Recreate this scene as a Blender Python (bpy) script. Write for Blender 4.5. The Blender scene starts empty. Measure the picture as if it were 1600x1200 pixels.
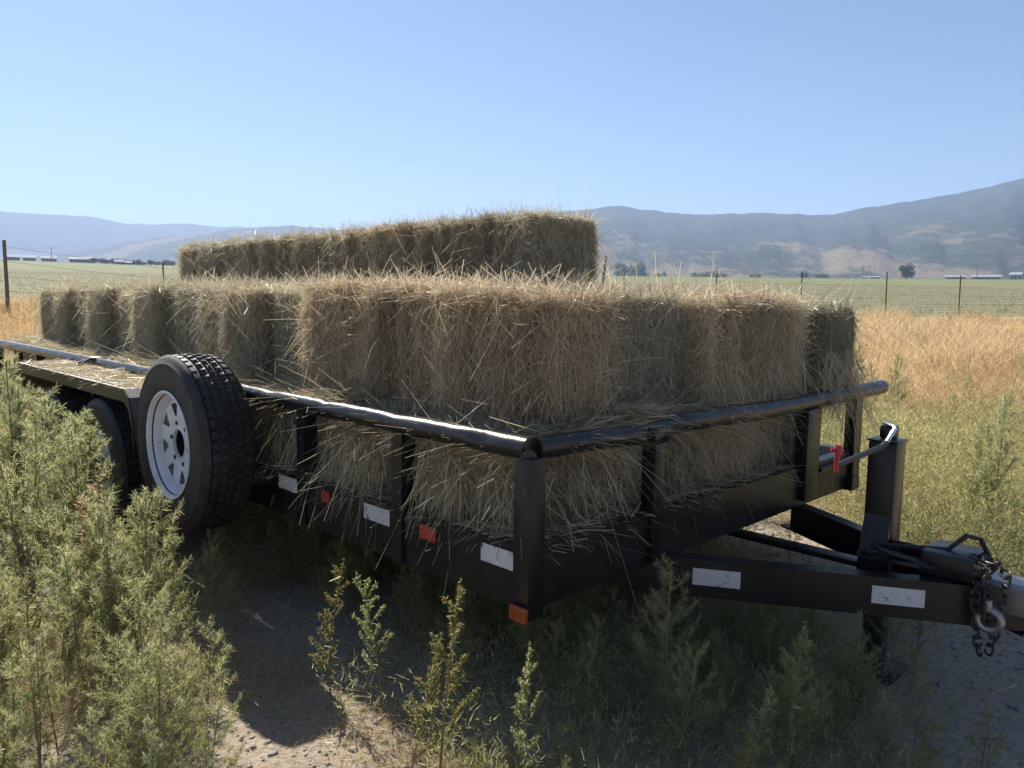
import bpy, bmesh, math, random
import numpy as np
from mathutils import Vector, Matrix, Euler

random.seed(11)
rng = np.random.default_rng(7)
R = math.radians
PI = math.pi

# ------------------------------------------------------------------ camera, sky, sun, exposure
scene = bpy.context.scene
COL = scene.collection
CAM_H = 1.18
cam_data = bpy.data.cameras.new('camera')
cam_data.lens = 27.0
cam_data.sensor_width = 36.0
cam_data.clip_start = 0.05
cam_data.clip_end = 40000.0
cam = bpy.data.objects.new('camera', cam_data)
COL.objects.link(cam)
cam.matrix_world = (Matrix.Translation((0, 0, CAM_H)) @ Euler((R(90 - 6.4), 0, 0)).to_matrix().to_4x4()
                    @ Matrix.Rotation(R(0.4), 4, 'Z'))
scene.camera = cam

SUN_AZ, SUN_EL = -34.0, 40.0          # degrees; azimuth from +Y, negative = left
world = bpy.data.worlds.new('World')
scene.world = world
world.use_nodes = True
wn = world.node_tree.nodes
wl = world.node_tree.links
wn.clear()
sky = wn.new('ShaderNodeTexSky')
sky.sky_type = 'NISHITA'
sky.sun_disc = False
sky.sun_elevation = R(SUN_EL)
sky.sun_rotation = R(SUN_AZ)
sky.altitude = 2000
sky.air_density = 1.0
sky.dust_density = 0.6
sky.ozone_density = 2.6
bg = wn.new('ShaderNodeBackground')
bg.inputs['Strength'].default_value = 0.062
wo = wn.new('ShaderNodeOutputWorld')
wl.new(sky.outputs[0], bg.inputs['Color'])
wl.new(bg.outputs[0], wo.inputs['Surface'])

sun_data = bpy.data.lights.new('sun', 'SUN')
sun_data.energy = 5.0
sun_data.angle = R(0.55)
sun_data.color = (1.0, 0.93, 0.82)
sun = bpy.data.objects.new('sun', sun_data)
COL.objects.link(sun)
sdir = Vector((math.sin(R(SUN_AZ)) * math.cos(R(SUN_EL)), math.cos(R(SUN_AZ)) * math.cos(R(SUN_EL)), math.sin(R(SUN_EL))))
sun.rotation_euler = sdir.to_track_quat('Z', 'Y').to_euler()

scene.view_settings.view_transform = 'Standard'
scene.view_settings.look = 'None'
scene.view_settings.gamma = 1.0
scene.view_settings.exposure = 1.15
scene.render.engine = 'CYCLES'
scene.cycles.use_denoising = True
scene.cycles.max_bounces = 8
scene.cycles.transparent_max_bounces = 8
scene.cycles.volume_bounces = 0

# ------------------------------------------------------------------ material helpers
class NT:
    def __init__(s, name):
        s.m = bpy.data.materials.new(name)
        s.m.use_nodes = True
        s.t = s.m.node_tree
        s.t.nodes.clear()
        s.out = s.t.nodes.new('ShaderNodeOutputMaterial')
    def n(s, typ, **kw):
        nd = s.t.nodes.new(typ)
        for k, v in kw.items():
            if k.startswith('i_'):
                nd.inputs[k[2:].replace('_', ' ')].default_value = v
            else:
                setattr(nd, k, v)
        return nd
    def l(s, a, b):
        s.t.links.new(a, b)
    def mix(s, fac, a, b, blend='MIX'):
        nd = s.n('ShaderNodeMix', data_type='RGBA', blend_type=blend)
        for inp, v in ((nd.inputs[0], fac), (nd.inputs[6], a), (nd.inputs[7], b)):
            if hasattr(v, 'is_output'):
                s.l(v, inp)
            else:
                inp.default_value = v if not isinstance(v, tuple) or len(v) == 4 else (*v, 1)
        return nd.outputs[2]
    def math(s, op, a, b=0.0, clamp=False):
        nd = s.n('ShaderNodeMath', operation=op, use_clamp=clamp)
        for inp, v in ((nd.inputs[0], a), (nd.inputs[1], b)):
            if hasattr(v, 'is_output'):
                s.l(v, inp)
            else:
                inp.default_value = v
        return nd.outputs[0]
    def noise(s, scale, detail=4, rough=0.55, vec=None, dist=0.0):
        nd = s.n('ShaderNodeTexNoise')
        nd.inputs['Scale'].default_value = scale
        nd.inputs['Detail'].default_value = detail
        nd.inputs['Roughness'].default_value = rough
        nd.inputs['Distortion'].default_value = dist
        if vec is not None:
            s.l(vec, nd.inputs['Vector'])
        return nd.outputs['Fac']
    def ramp(s, fac, stops):
        nd = s.n('ShaderNodeValToRGB')
        el = nd.color_ramp.elements
        while len(el) < len(stops):
            el.new(0.5)
        for e, (p, c) in zip(el, stops):
            e.position = p
            e.color = c if len(c) == 4 else (*c, 1)
        s.l(fac, nd.inputs[0])
        return nd.outputs[0]
    def obj(s):
        return s.n('ShaderNodeTexCoord').outputs['Object']
    def pos(s):
        return s.n('ShaderNodeNewGeometry').outputs['Position']
    def bump(s, h, strength=0.3, dist=0.01):
        b = s.n('ShaderNodeBump')
        b.inputs['Strength'].default_value = strength
        b.inputs['Distance'].default_value = dist
        s.l(h, b.inputs['Height'])
        return b.outputs[0]
    def bsdf(s, col, rough=0.6, metal=0.0, normal=None, spec=0.5):
        b = s.n('ShaderNodeBsdfPrincipled')
        for inp, v in ((b.inputs['Base Color'], col), (b.inputs['Roughness'], rough), (b.inputs['Metallic'], metal)):
            if hasattr(v, 'is_output'):
                s.l(v, inp)
            else:
                inp.default_value = v if not isinstance(v, tuple) or len(v) == 4 else (*v, 1)
        b.inputs['Specular IOR Level'].default_value = spec
        if normal is not None:
            s.l(normal, b.inputs['Normal'])
        return b.outputs[0]
    def done(s, sh):
        s.l(sh, s.out.inputs['Surface'])
        return s.m
    def leafy(s, col, trans=0.4, rough=0.5, spec=0.3, tcol=None):
        b = s.bsdf(col, rough, spec=spec)
        t = s.n('ShaderNodeBsdfTranslucent')
        c = tcol if tcol is not None else col
        s.l(c, t.inputs['Color'])
        mx = s.n('ShaderNodeMixShader')
        mx.inputs[0].default_value = trans
        s.l(b, mx.inputs[1])
        s.l(t.outputs[0], mx.inputs[2])
        return s.done(mx.outputs[0])

def plain(name, col, rough=0.6, metal=0.0, var=0.25, scale=30, spec=0.5, bump=0.0):
    m = NT(name)
    f = m.noise(scale, 5, vec=m.obj())
    c = m.mix(f, tuple(x * (1 - var) for x in col), tuple(min(1, x * (1 + var)) for x in col))
    nrm = m.bump(f, bump, 0.004) if bump else None
    return m.done(m.bsdf(c, rough, metal, nrm, spec))

# hay: per-strand tint, per-bale colour from the object
def mat_hay(name, trans=0.38):
    m = NT(name)
    a = m.n('ShaderNodeAttribute', attribute_name='tint')
    c = m.ramp(a.outputs['Fac'], [(0.0, (0.24, 0.20, 0.145)), (0.3, (0.41, 0.355, 0.26)), (0.6, (0.57, 0.505, 0.385)),
                                  (0.85, (0.68, 0.62, 0.48)), (1.0, (0.80, 0.75, 0.62))])
    oi = m.n('ShaderNodeObjectInfo')
    c = m.mix(1.0, c, oi.outputs['Color'], 'MULTIPLY')
    return m.leafy(c, trans, 0.42, 0.45)

def mat_haybody(name):
    m = NT(name)
    mp = m.n('ShaderNodeMapping')
    m.l(m.obj(), mp.inputs['Vector'])
    mp.inputs['Scale'].default_value = (90, 90, 9)
    f = m.noise(1.0, 6, 0.7, mp.outputs[0], 1.2)
    c = m.ramp(f, [(0.25, (0.14, 0.115, 0.072)), (0.5, (0.29, 0.245, 0.16)), (0.75, (0.45, 0.39, 0.26))])
    oi = m.n('ShaderNodeObjectInfo')
    c = m.mix(1.0, c, oi.outputs['Color'], 'MULTIPLY')
    return m.done(m.bsdf(c, 0.9, normal=m.bump(f, 1.0, 0.02), spec=0.2))

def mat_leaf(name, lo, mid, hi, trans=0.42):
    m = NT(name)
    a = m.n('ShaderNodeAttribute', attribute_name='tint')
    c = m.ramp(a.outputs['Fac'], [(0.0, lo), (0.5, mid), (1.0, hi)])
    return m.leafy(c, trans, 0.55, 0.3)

def mat_paint(name, base=(0.008, 0.008, 0.009), rough=0.34, dust=0.10):
    m = NT(name)
    o = m.obj()
    f = m.noise(7, 6, 0.65, o)
    g = m.noise(60, 4, 0.6, o)
    d = m.math('MULTIPLY', m.ramp(f, [(0.45, (0, 0, 0)), (0.75, (1, 1, 1))]), dust)
    c = m.mix(d, base, (0.11, 0.095, 0.075))
    rust = m.noise(26, 7, 0.72, o, 0.5)
    c = m.mix(m.ramp(rust, [(0.66, (0, 0, 0)), (0.72, (1, 1, 1))]), c, (0.085, 0.04, 0.022))
    r = m.math('ADD', m.math('MULTIPLY', f, 0.25), rough - 0.12)
    return m.done(m.bsdf(c, r, 0.0, m.bump(g, 0.12, 0.003), 0.38))

def mat_rubber():
    m = NT('tyre_rubber')
    o = m.obj()
    f = m.noise(9, 6, 0.6, o)
    c = m.mix(m.ramp(f, [(0.4, (0, 0, 0)), (0.75, (1, 1, 1))]), (0.018, 0.018, 0.019), (0.05, 0.046, 0.042))
    return m.done(m.bsdf(c, 0.62, 0, m.bump(m.noise(120, 3, 0.6, o), 0.15, 0.002), 0.4))

def mat_rim():
    m = NT('white_rim_paint')
    o = m.obj()
    f = m.noise(48, 7, 0.7, o, 0.6)
    g = m.noise(6, 4, 0.6, o)
    c = m.mix(m.ramp(g, [(0.4, (0, 0, 0)), (0.8, (1, 1, 1))]), (0.74, 0.75, 0.76), (0.50, 0.49, 0.46))
    c = m.mix(m.ramp(f, [(0.655, (0, 0, 0)), (0.71, (1, 1, 1))]), c, (0.16, 0.085, 0.05))
    return m.done(m.bsdf(c, 0.42, 0, m.bump(f, 0.08, 0.002)))

def mat_tape(name, col, fleck):
    m = NT(name)
    o = m.obj()
    f = m.noise(38, 6, 0.7, o, 0.4)
    cells = m.n('ShaderNodeTexVoronoi', feature='DISTANCE_TO_EDGE')
    cells.inputs['Scale'].default_value = 170
    m.l(o, cells.inputs['Vector'])
    c = m.mix(m.ramp(cells.outputs['Distance'], [(0.0, (0, 0, 0)), (0.12, (1, 1, 1))]), tuple(x * 0.8 for x in col), col)
    c = m.mix(m.ramp(f, [(0.56, (0, 0, 0)), (0.64, (1, 1, 1))]), c, fleck)
    return m.done(m.bsdf(c, 0.35, 0, None, 0.6))

def mat_planks():
    m = NT('weathered_plank')
    mp = m.n('ShaderNodeMapping')
    m.l(m.obj(), mp.inputs['Vector'])
    mp.inputs['Scale'].default_value = (2, 40, 40)
    f = m.noise(1, 6, 0.65, mp.outputs[0], 0.8)
    c = m.ramp(f, [(0.25, (0.09, 0.07, 0.05)), (0.6, (0.22, 0.18, 0.14)), (0.85, (0.30, 0.26, 0.21))])
    return m.done(m.bsdf(c, 0.85, 0, m.bump(f, 0.5, 0.005), 0.2))

def mat_ground():
    m = NT('ground_soil_and_field')
    p = m.pos()
    sep = m.n('ShaderNodeSeparateXYZ')
    m.l(p, sep.inputs[0])
    ln = m.n('ShaderNodeVectorMath', operation='LENGTH')
    m.l(p, ln.inputs[0])
    D = ln.outputs['Value']
    n1 = m.noise(1.3, 5, 0.6, p)
    n2 = m.noise(45, 6, 0.65, p)
    dirt = m.mix(n1, (0.19, 0.155, 0.12), (0.33, 0.275, 0.21))
    dirt = m.mix(m.ramp(n2, [(0.35, (0, 0, 0)), (0.75, (1, 1, 1))]), dirt, (0.40, 0.35, 0.29))
    duff = m.mix(m.noise(3.0, 5, 0.6, p), (0.30, 0.215, 0.11), (0.46, 0.35, 0.20))
    w = m.n('ShaderNodeTexWave', wave_type='BANDS', bands_direction='Y')
    w.inputs['Scale'].default_value = 0.09
    w.inputs['Distortion'].default_value = 3.0
    w.inputs['Detail'].default_value = 3
    w.inputs['Detail Scale'].default_value = 0.6
    m.l(p, w.inputs['Vector'])
    mown = m.mix(w.outputs['Fac'], (0.14, 0.145, 0.08), (0.25, 0.225, 0.135))
    mown = m.mix(m.noise(0.5, 6, 0.7, p), mown, (0.17, 0.17, 0.095))
    crop = m.mix(m.noise(0.03, 4, 0.6, p), (0.13, 0.165, 0.065), (0.19, 0.21, 0.09))
    far = m.mix(m.noise(0.004, 5, 0.6, p), (0.16, 0.14, 0.075), (0.10, 0.115, 0.05))
    def step(a, b, jit):
        d = m.math('ADD', D, m.math('MULTIPLY', m.math('SUBTRACT', n1, 0.5), jit))
        mr = m.n('ShaderNodeMapRange', clamp=True)
        m.l(d, mr.inputs[0])
        mr.inputs[1].default_value = a
        mr.inputs[2].default_value = b
        return mr.outputs[0]
    c = m.mix(step(4.2, 7.0, 2.5), dirt, duff)
    yy = m.math('SUBTRACT', sep.outputs['Y'], 26.0)
    c = m.mix(m.math('MULTIPLY', yy, 0.4, True), c, mown)
    c = m.mix(step(170, 200, 20), c, crop)
    c = m.mix(step(430, 470, 10), c, far)
    return m.done(m.bsdf(c, 0.95, 0, m.bump(n2, 0.6, 0.02), 0.15))

def mat_hill(name, lo_tan, scrub, tan, base_z, top_z, sc=1.0):
    m = NT(name)
    p = m.pos()
    sep = m.n('ShaderNodeSeparateXYZ')
    m.l(p, sep.inputs[0])
    mr = m.n('ShaderNodeMapRange', clamp=True)
    m.l(sep.outputs['Z'], mr.inputs[0])
    mr.inputs[1].default_value = base_z
    mr.inputs[2].default_value = top_z
    mp = m.n('ShaderNodeMapping')
    m.l(p, mp.inputs['Vector'])
    mp.inputs['Scale'].default_value = (1.0, 0.22, 1.6)
    big = m.noise(0.0052 * sc, 6, 0.62, mp.outputs[0], 0.5)
    small = m.noise(0.045 * sc, 6, 0.75, mp.outputs[0])
    s = m.math('ADD', m.math('MULTIPLY', big, 0.66), m.math('MULTIPLY', small, 0.34))
    s = m.math('ADD', s, m.math('MULTIPLY', m.math('SUBTRACT', mr.outputs[0], lo_tan), 0.26))
    f = m.ramp(s, [(0.40, (0, 0, 0)), (0.47, (1, 1, 1))])
    sc_c = m.mix(small, tuple(x * 0.55 for x in scrub), tuple(x * 1.5 for x in scrub))
    tn = m.mix(small, tuple(x * 0.8 for x in tan), tuple(x * 1.15 for x in tan))
    vo = m.n('ShaderNodeTexVoronoi')
    vo.inputs['Scale'].default_value = 0.055 * sc
    m.l(mp.outputs[0], vo.inputs['Vector'])
    dots = m.ramp(vo.outputs['Distance'], [(0.22, (1, 1, 1)), (0.38, (0, 0, 0))])
    keep = m.ramp(big, [(0.40, (0, 0, 0)), (0.56, (1, 1, 1))])
    dk = m.n('ShaderNodeMath', operation='MULTIPLY')
    m.l(dots, dk.inputs[0]); m.l(keep, dk.inputs[1])
    c = m.mix(f, tn, sc_c)
    c = m.mix(dk.outputs[0], c, tuple(x * 0.6 for x in scrub))
    return m.done(m.bsdf(c, 0.95, 0, m.bump(small, 1.0, 25.0), 0.1))

def mat_noattr_leaf(name, lo, hi, scale=0.7):
    m = NT(name)
    f = m.noise(scale, 5, 0.7, m.pos())
    return m.leafy(m.mix(f, lo, hi), 0.3)

M = {
    'hay': mat_hay('hay_strands'), 'haybody': mat_haybody('hay_packed'),
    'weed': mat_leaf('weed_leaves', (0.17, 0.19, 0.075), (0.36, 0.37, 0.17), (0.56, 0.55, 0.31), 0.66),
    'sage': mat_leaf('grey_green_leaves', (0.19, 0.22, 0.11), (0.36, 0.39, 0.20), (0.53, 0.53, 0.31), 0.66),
    'stem': plain('weed_stem', (0.20, 0.17, 0.07), 0.7),
    'seed': mat_leaf('seed_spikes', (0.14, 0.14, 0.045), (0.26, 0.24, 0.085), (0.42, 0.36, 0.16), 0.45),
    'dry': mat_leaf('dry_grass', (0.36, 0.24, 0.115), (0.57, 0.42, 0.23), (0.76, 0.63, 0.41), 0.5),
    'cover': mat_leaf('weed_cover_leaves', (0.18, 0.20, 0.07), (0.43, 0.40, 0.18), (0.68, 0.60, 0.35), 0.62),
    'stubble': mat_leaf('field_stubble', (0.12, 0.13, 0.06), (0.20, 0.19, 0.10), (0.32, 0.28, 0.17), 0.4),
    'paint': mat_paint('black_trailer_paint'),
    'pipe': mat_paint('black_pipe_paint', (0.016, 0.016, 0.018), 0.27, 0.06),
    'deck': mat_planks(), 'rubber': mat_rubber(), 'rim': mat_rim(),
    'white_tape': mat_tape('white_reflective_tape', (0.58, 0.58, 0.57), (0.10, 0.09, 0.09)),
    'white_red_tape': mat_tape('white_tape_with_red_flecks', (0.58, 0.57, 0.56), (0.40, 0.04, 0.04)),
    'red_tape': mat_tape('red_reflective_tape', (0.42, 0.035, 0.022), (0.08, 0.02, 0.02)),
    'amber': plain('amber_lens', (0.26, 0.05, 0.010), 0.3, var=0.1),
    'steel': plain('worn_steel', (0.30, 0.29, 0.27), 0.4, 0.8, bump=0.2),
    'bare': plain('bright_worn_steel', (0.6, 0.6, 0.6), 0.25, 0.9),
    'dark_steel': plain('dark_steel', (0.05, 0.048, 0.045), 0.5, 0.5, bump=0.2),
    'redplastic': plain('red_handle', (0.33, 0.02, 0.03), 0.4),
    'hose': plain('black_cable', (0.012, 0.012, 0.012), 0.5),
    'twine': plain('pale_twine', (0.55, 0.50, 0.36), 0.8),
    'treadplate': mat_paint('tread_plate', (0.10, 0.09, 0.085), 0.45, 0.8),
    'gravel': plain('gravel_stones', (0.24, 0.22, 0.20), 0.85, var=0.5, scale=18),
    'ground': mat_ground(),
    'post_steel': plain('fence_post_green_steel', (0.05, 0.055, 0.045), 0.6),
    'post_wood': plain('fence_post_wood', (0.16, 0.13, 0.10), 0.9, scale=12),
    'wire': plain('fence_wire', (0.16, 0.15, 0.14), 0.5, 0.6),
    'shed_roof': plain('pale_metal_roof', (0.30, 0.31, 0.32), 0.85, var=0.1, scale=1),
    'shed_wall': plain('shed_wall', (0.22, 0.20, 0.18), 0.8, var=0.2, scale=1),
    'house_wall': plain('house_wall', (0.32, 0.31, 0.29), 0.8, var=0.12, scale=1),
    'glass': plain('window_dark', (0.03, 0.035, 0.04), 0.15),
    'tree': mat_noattr_leaf('far_tree_leaves', (0.035, 0.055, 0.02), (0.08, 0.11, 0.04)),
    'bark': plain('tree_bark', (0.10, 0.08, 0.06), 0.9),
    'paper': plain('white_litter', (0.8, 0.8, 0.8), 0.8),
    'hill_near': mat_hill('scrub_hillside', 0.34, (0.046, 0.060, 0.034), (0.26, 0.205, 0.125), 10, 280),
    'hill_tan': mat_hill('tan_hillside', 0.95, (0.085, 0.085, 0.045), (0.34, 0.25, 0.15), 10, 240, 1.4),
    'hill_far': mat_hill('far_hillside', 0.5, (0.055, 0.065, 0.05), (0.28, 0.22, 0.14), 20, 380, 0.8),
}

# ------------------------------------------------------------------ mesh helpers
def arrays_mesh(name, verts, faces, tint=None, smooth=False):
    me = bpy.data.meshes.new(name)
    verts = np.asarray(verts, dtype=np.float32)
    faces = np.asarray(faces, dtype=np.int32)
    k = faces.shape[1]
    me.vertices.add(len(verts))
    me.vertices.foreach_set('co', verts.ravel())
    me.loops.add(faces.size)
    me.loops.foreach_set('vertex_index', faces.ravel())
    me.polygons.add(len(faces))
    me.polygons.foreach_set('loop_start', np.arange(0, faces.size, k, dtype=np.int32))
    if smooth:
        me.polygons.foreach_set('use_smooth', np.ones(len(faces), dtype=bool))
    me.update(calc_edges=True)
    if tint is not None:
        at = me.attributes.new('tint', 'FLOAT', 'POINT')
        at.data.foreach_set('value', np.asarray(tint, dtype=np.float32))
    me.validate()
    return me

def link(name, me, mat=None, parent=None):
    o = bpy.data.objects.new(name, me)
    COL.objects.link(o)
    if mat is not None and me is not None and len(me.materials) == 0:
        me.materials.append(mat)
    if parent is not None:
        o.parent = parent
    return o

def tag(o, label=None, cat=None, group=None, kind=None):
    if label: o['label'] = label
    if cat: o['category'] = cat
    if group: o['group'] = group
    if kind: o['kind'] = kind
    return o

def empty(name, mat4=None, loc=None):
    o = bpy.data.objects.new(name, None)
    o.empty_display_size = 0.1
    COL.objects.link(o)
    if mat4 is not None: o.matrix_world = mat4
    if loc is not None: o.location = loc
    return o

class MB:
    """collects simple shapes into one mesh"""
    def __init__(s):
        s.v = []; s.f = []
    def add(s, vs, fs):
        n = len(s.v)
        s.v += [tuple(x) for x in vs]
        s.f += [tuple(i + n for i in f) for f in fs]
        return s
    def box(s, lo, hi, rot=None, bev=0.0):
        lo, hi = Vector(lo), Vector(hi)
        c = (lo + hi) / 2; h = (hi - lo) / 2
        if bev <= 0:
            pts = [Vector((x * h.x, y * h.y, z * h.z)) for x in (-1, 1) for y in (-1, 1) for z in (-1, 1)]
            fs = [(0, 1, 3, 2), (4, 6, 7, 5), (0, 4, 5, 1), (2, 3, 7, 6), (0, 2, 6, 4), (1, 5, 7, 3)]
        else:
            bm = bmesh.new()
            bmesh.ops.create_cube(bm, size=1.0)
            for v in bm.verts: v.co = Vector((v.co.x * 2 * h.x, v.co.y * 2 * h.y, v.co.z * 2 * h.z))
            bmesh.ops.bevel(bm, geom=bm.edges[:], offset=bev, segments=2, affect='EDGES', profile=0.5)
            bm.verts.index_update()
            pts = [v.co.copy() for v in bm.verts]
            fs = [tuple(v.index for v in f.verts) for f in bm.faces]
            bm.free()
        if rot is not None: pts = [rot @ p for p in pts]
        return s.add([p + c for p in pts], fs)
    def tube(s, pts, r, seg=10, caps=True):
        pts = [Vector(p) for p in pts]
        rs = r if isinstance(r, (list, tuple)) else [r] * len(pts)
        vs = []; fs = []
        up = Vector((0, 0, 1))
        n = None
        for i, p in enumerate(pts):
            t = (pts[min(i + 1, len(pts) - 1)] - pts[max(i - 1, 0)]).normalized()
            if n is None:
                n = t.cross(up)
                if n.length < 1e-4: n = t.cross(Vector((1, 0, 0)))
                n.normalize()
            else:
                n = (n - t * n.dot(t)).normalized()
            b = t.cross(n)
            for k in range(seg):
                a = 2 * PI * k / seg
                vs.append(p + (n * math.cos(a) + b * math.sin(a)) * rs[i])
        for i in range(len(pts) - 1):
            for k in range(seg):
                k2 = (k + 1) % seg
                fs.append((i * seg + k, i * seg + k2, (i + 1) * seg + k2, (i + 1) * seg + k))
        if caps:
            fs.append(tuple(range(seg - 1, -1, -1)))
            fs.append(tuple((len(pts) - 1) * seg + k for k in range(seg)))
        return s.add(vs, fs)
    def prism(s, poly, a, b, frame):
        """polygon (x,y) in frame's first two axes extruded from a to b along the third"""
        n = len(poly)
        vs = [frame(x, y, a) for x, y in poly] + [frame(x, y, b) for x, y in poly]
        fs = [tuple(range(n)), tuple(range(2 * n - 1, n - 1, -1))]
        for i in range(n):
            j = (i + 1) % n
            fs.append((i, i + n, j + n, j))
        return s.add(vs, fs)
    def lathe(s, prof, seg, axis='y', rmod=None):
        vs = []; fs = []
        m = len(prof)
        for k in range(seg):
            a = 2 * PI * k / seg
            for i, (r, y) in enumerate(prof):
                rr = r + (rmod(i, k) if rmod else 0)
                vs.append((rr * math.cos(a), y, rr * math.sin(a)))
        for k in range(seg):
            k2 = (k + 1) % seg
            for i in range(m - 1):
                fs.append((k * m + i, k * m + i + 1, k2 * m + i + 1, k2 * m + i))
        return s.add(vs, fs)
    def mesh(s, name, smooth=False, recalc=True):
        me = bpy.data.meshes.new(name)
        me.from_pydata(s.v, [], s.f)
        if recalc:
            bm = bmesh.new(); bm.from_mesh(me)
            bmesh.ops.recalc_face_normals(bm, faces=bm.faces[:])
            bm.to_mesh(me); bm.free()
        if smooth:
            me.polygons.foreach_set('use_smooth', np.ones(len(me.polygons), dtype=bool))
            me.update()
            try:
                me.set_sharp_from_angle(angle=R(38))
            except Exception:
                pass
        return me
    def build(s, name, mat, parent=None, smooth=False):
        return link(name, s.mesh(name, smooth), mat, parent)

def unit(a):
    return a / np.maximum(np.linalg.norm(a, axis=-1, keepdims=True), 1e-9)

def strands(p, d, L, w, bend, seg=2, taper=0.45, side=None):
    """ribbons: base points p, directions d, lengths L, widths w, bend vectors -> verts, quads"""
    n = len(p)
    d = unit(d)
    if side is None:
        side = unit(np.cross(d, rng.normal(size=(n, 3))))
    vs = np.zeros((n, seg + 1, 2, 3), dtype=np.float32)
    for i in range(seg + 1):
        t = i / seg
        c = p + d * (L * t)[:, None] + bend * (L * t * t)[:, None]
        ww = (w * (1 - (1 - taper) * t))[:, None] * 0.5
        vs[:, i, 0] = c - side * ww
        vs[:, i, 1] = c + side * ww
    idx = (np.arange(n) * (seg + 1) * 2)[:, None]
    fs = []
    for i in range(seg):
        b = i * 2
        fs.append(np.concatenate([idx + b, idx + b + 1, idx + b + 3, idx + b + 2], 1))
    return vs.reshape(-1, 3), np.stack(fs, 1).reshape(-1, 4), (seg + 1) * 2

# smooth value noise, vectorised
_perm = rng.random((64, 64, 64)).astype(np.float32)
def vnoise(x, y, z=0.0):
    x = np.asarray(x, dtype=np.float64); y = np.asarray(y, dtype=np.float64); z = np.zeros_like(x) + z
    xi = np.floor(x).astype(int); yi = np.floor(y).astype(int); zi = np.floor(z).astype(int)
    fx, fy, fz = x - xi, y - yi, z - zi
    fx = fx * fx * (3 - 2 * fx); fy = fy * fy * (3 - 2 * fy); fz = fz * fz * (3 - 2 * fz)
    def g(a, b, c): return _perm[a % 64, b % 64, c % 64]
    r = 0
    for a in (0, 1):
        for b in (0, 1):
            for c in (0, 1):
                r = r + g(xi + a, yi + b, zi + c) * (fx if a else 1 - fx) * (fy if b else 1 - fy) * (fz if c else 1 - fz)
    return r
def fbm(x, y, z=0.0, o=4):
    r = 0; a = 0.5; s = 1.0
    for i in range(o):
        r = r + a * vnoise(np.asarray(x) * s + 17.3 * i, np.asarray(y) * s + 5.1 * i, z)
        a *= 0.5; s *= 2.03
    return r

# ------------------------------------------------------------------ terrain
def slope_at(az):                       # az in degrees from +Y
    s = 0.0325 - 0.0065 * np.clip(az / 33.0, -1.6, 1.6)
    return s * np.clip((np.cos(np.radians(az)) + 0.1) / 0.7, 0, 1)

def ground_z(x, y):
    x = np.asarray(x, dtype=np.float64); y = np.asarray(y, dtype=np.float64)
    D = np.hypot(x, y)
    az = np.degrees(np.arctan2(x, y))
    z = slope_at(az) * np.clip(np.minimum(D, 720) - 6.5, 0, None)
    z = z + (fbm(x * 1.7 + 40, y * 1.7 + 40, o=3) - 0.44) * 0.07 * np.clip(1.2 - D / 30, 0, 1)
    z = z + (fbm(x * 0.05 + 9, y * 0.05 + 9, o=3) - 0.44) * 0.8 * np.clip(D / 40 - 0.3, 0, 1) * np.clip(2 - D / 200, 0, 1)
    return z

def build_ground():
    rad = np.concatenate([[0.0], np.geomspace(0.35, 14000, 230)])
    az = np.concatenate([np.linspace(-50, 50, 180), np.linspace(50, 310, 70)[1:-1]])
    RR, AA = np.meshgrid(rad, np.radians(az), indexing='ij')
    X = RR * np.sin(AA); Y = RR * np.cos(AA)
    Z = ground_z(X, Y)
    v = np.stack([X, Y, Z], -1).reshape(-1, 3)
    n = len(az)
    i, j = np.meshgrid(np.arange(len(rad) - 1), np.arange(n), indexing='ij')
    j2 = (j + 1) % n
    f = np.stack([i * n + j, (i + 1) * n + j, (i + 1) * n + j2, i * n + j2], -1).reshape(-1, 4)
    # merge centre ring duplicates by nudging: first ring radius 0 is a fan of degenerate quads; drop it
    f = f[n:]
    c = len(v)
    v = np.vstack([v, [[0, 0, float(Z[1].mean())]]])
    tri = np.stack([n + np.arange(n), n + (np.arange(n) + 1) % n, np.full(n, c), np.full(n, c)], -1)
    me = bpy.data.meshes.new('ground')
    me.from_pydata(v.tolist(), [], f[:, ::-1].tolist() + [(int(a), int(b), int(d)) for a, b, d, _ in tri])
    bm = bmesh.new(); bm.from_mesh(me)
    bmesh.ops.delete(bm, geom=[x for x in bm.verts if not x.link_faces], context='VERTS')
    bmesh.ops.recalc_face_normals(bm, faces=bm.faces[:])
    bm.to_mesh(me); bm.free()
    me.polygons.foreach_set('use_smooth', np.ones(len(me.polygons), dtype=bool))
    o = link('ground', me, M['ground'])
    tag(o, kind='structure')
build_ground()

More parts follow.
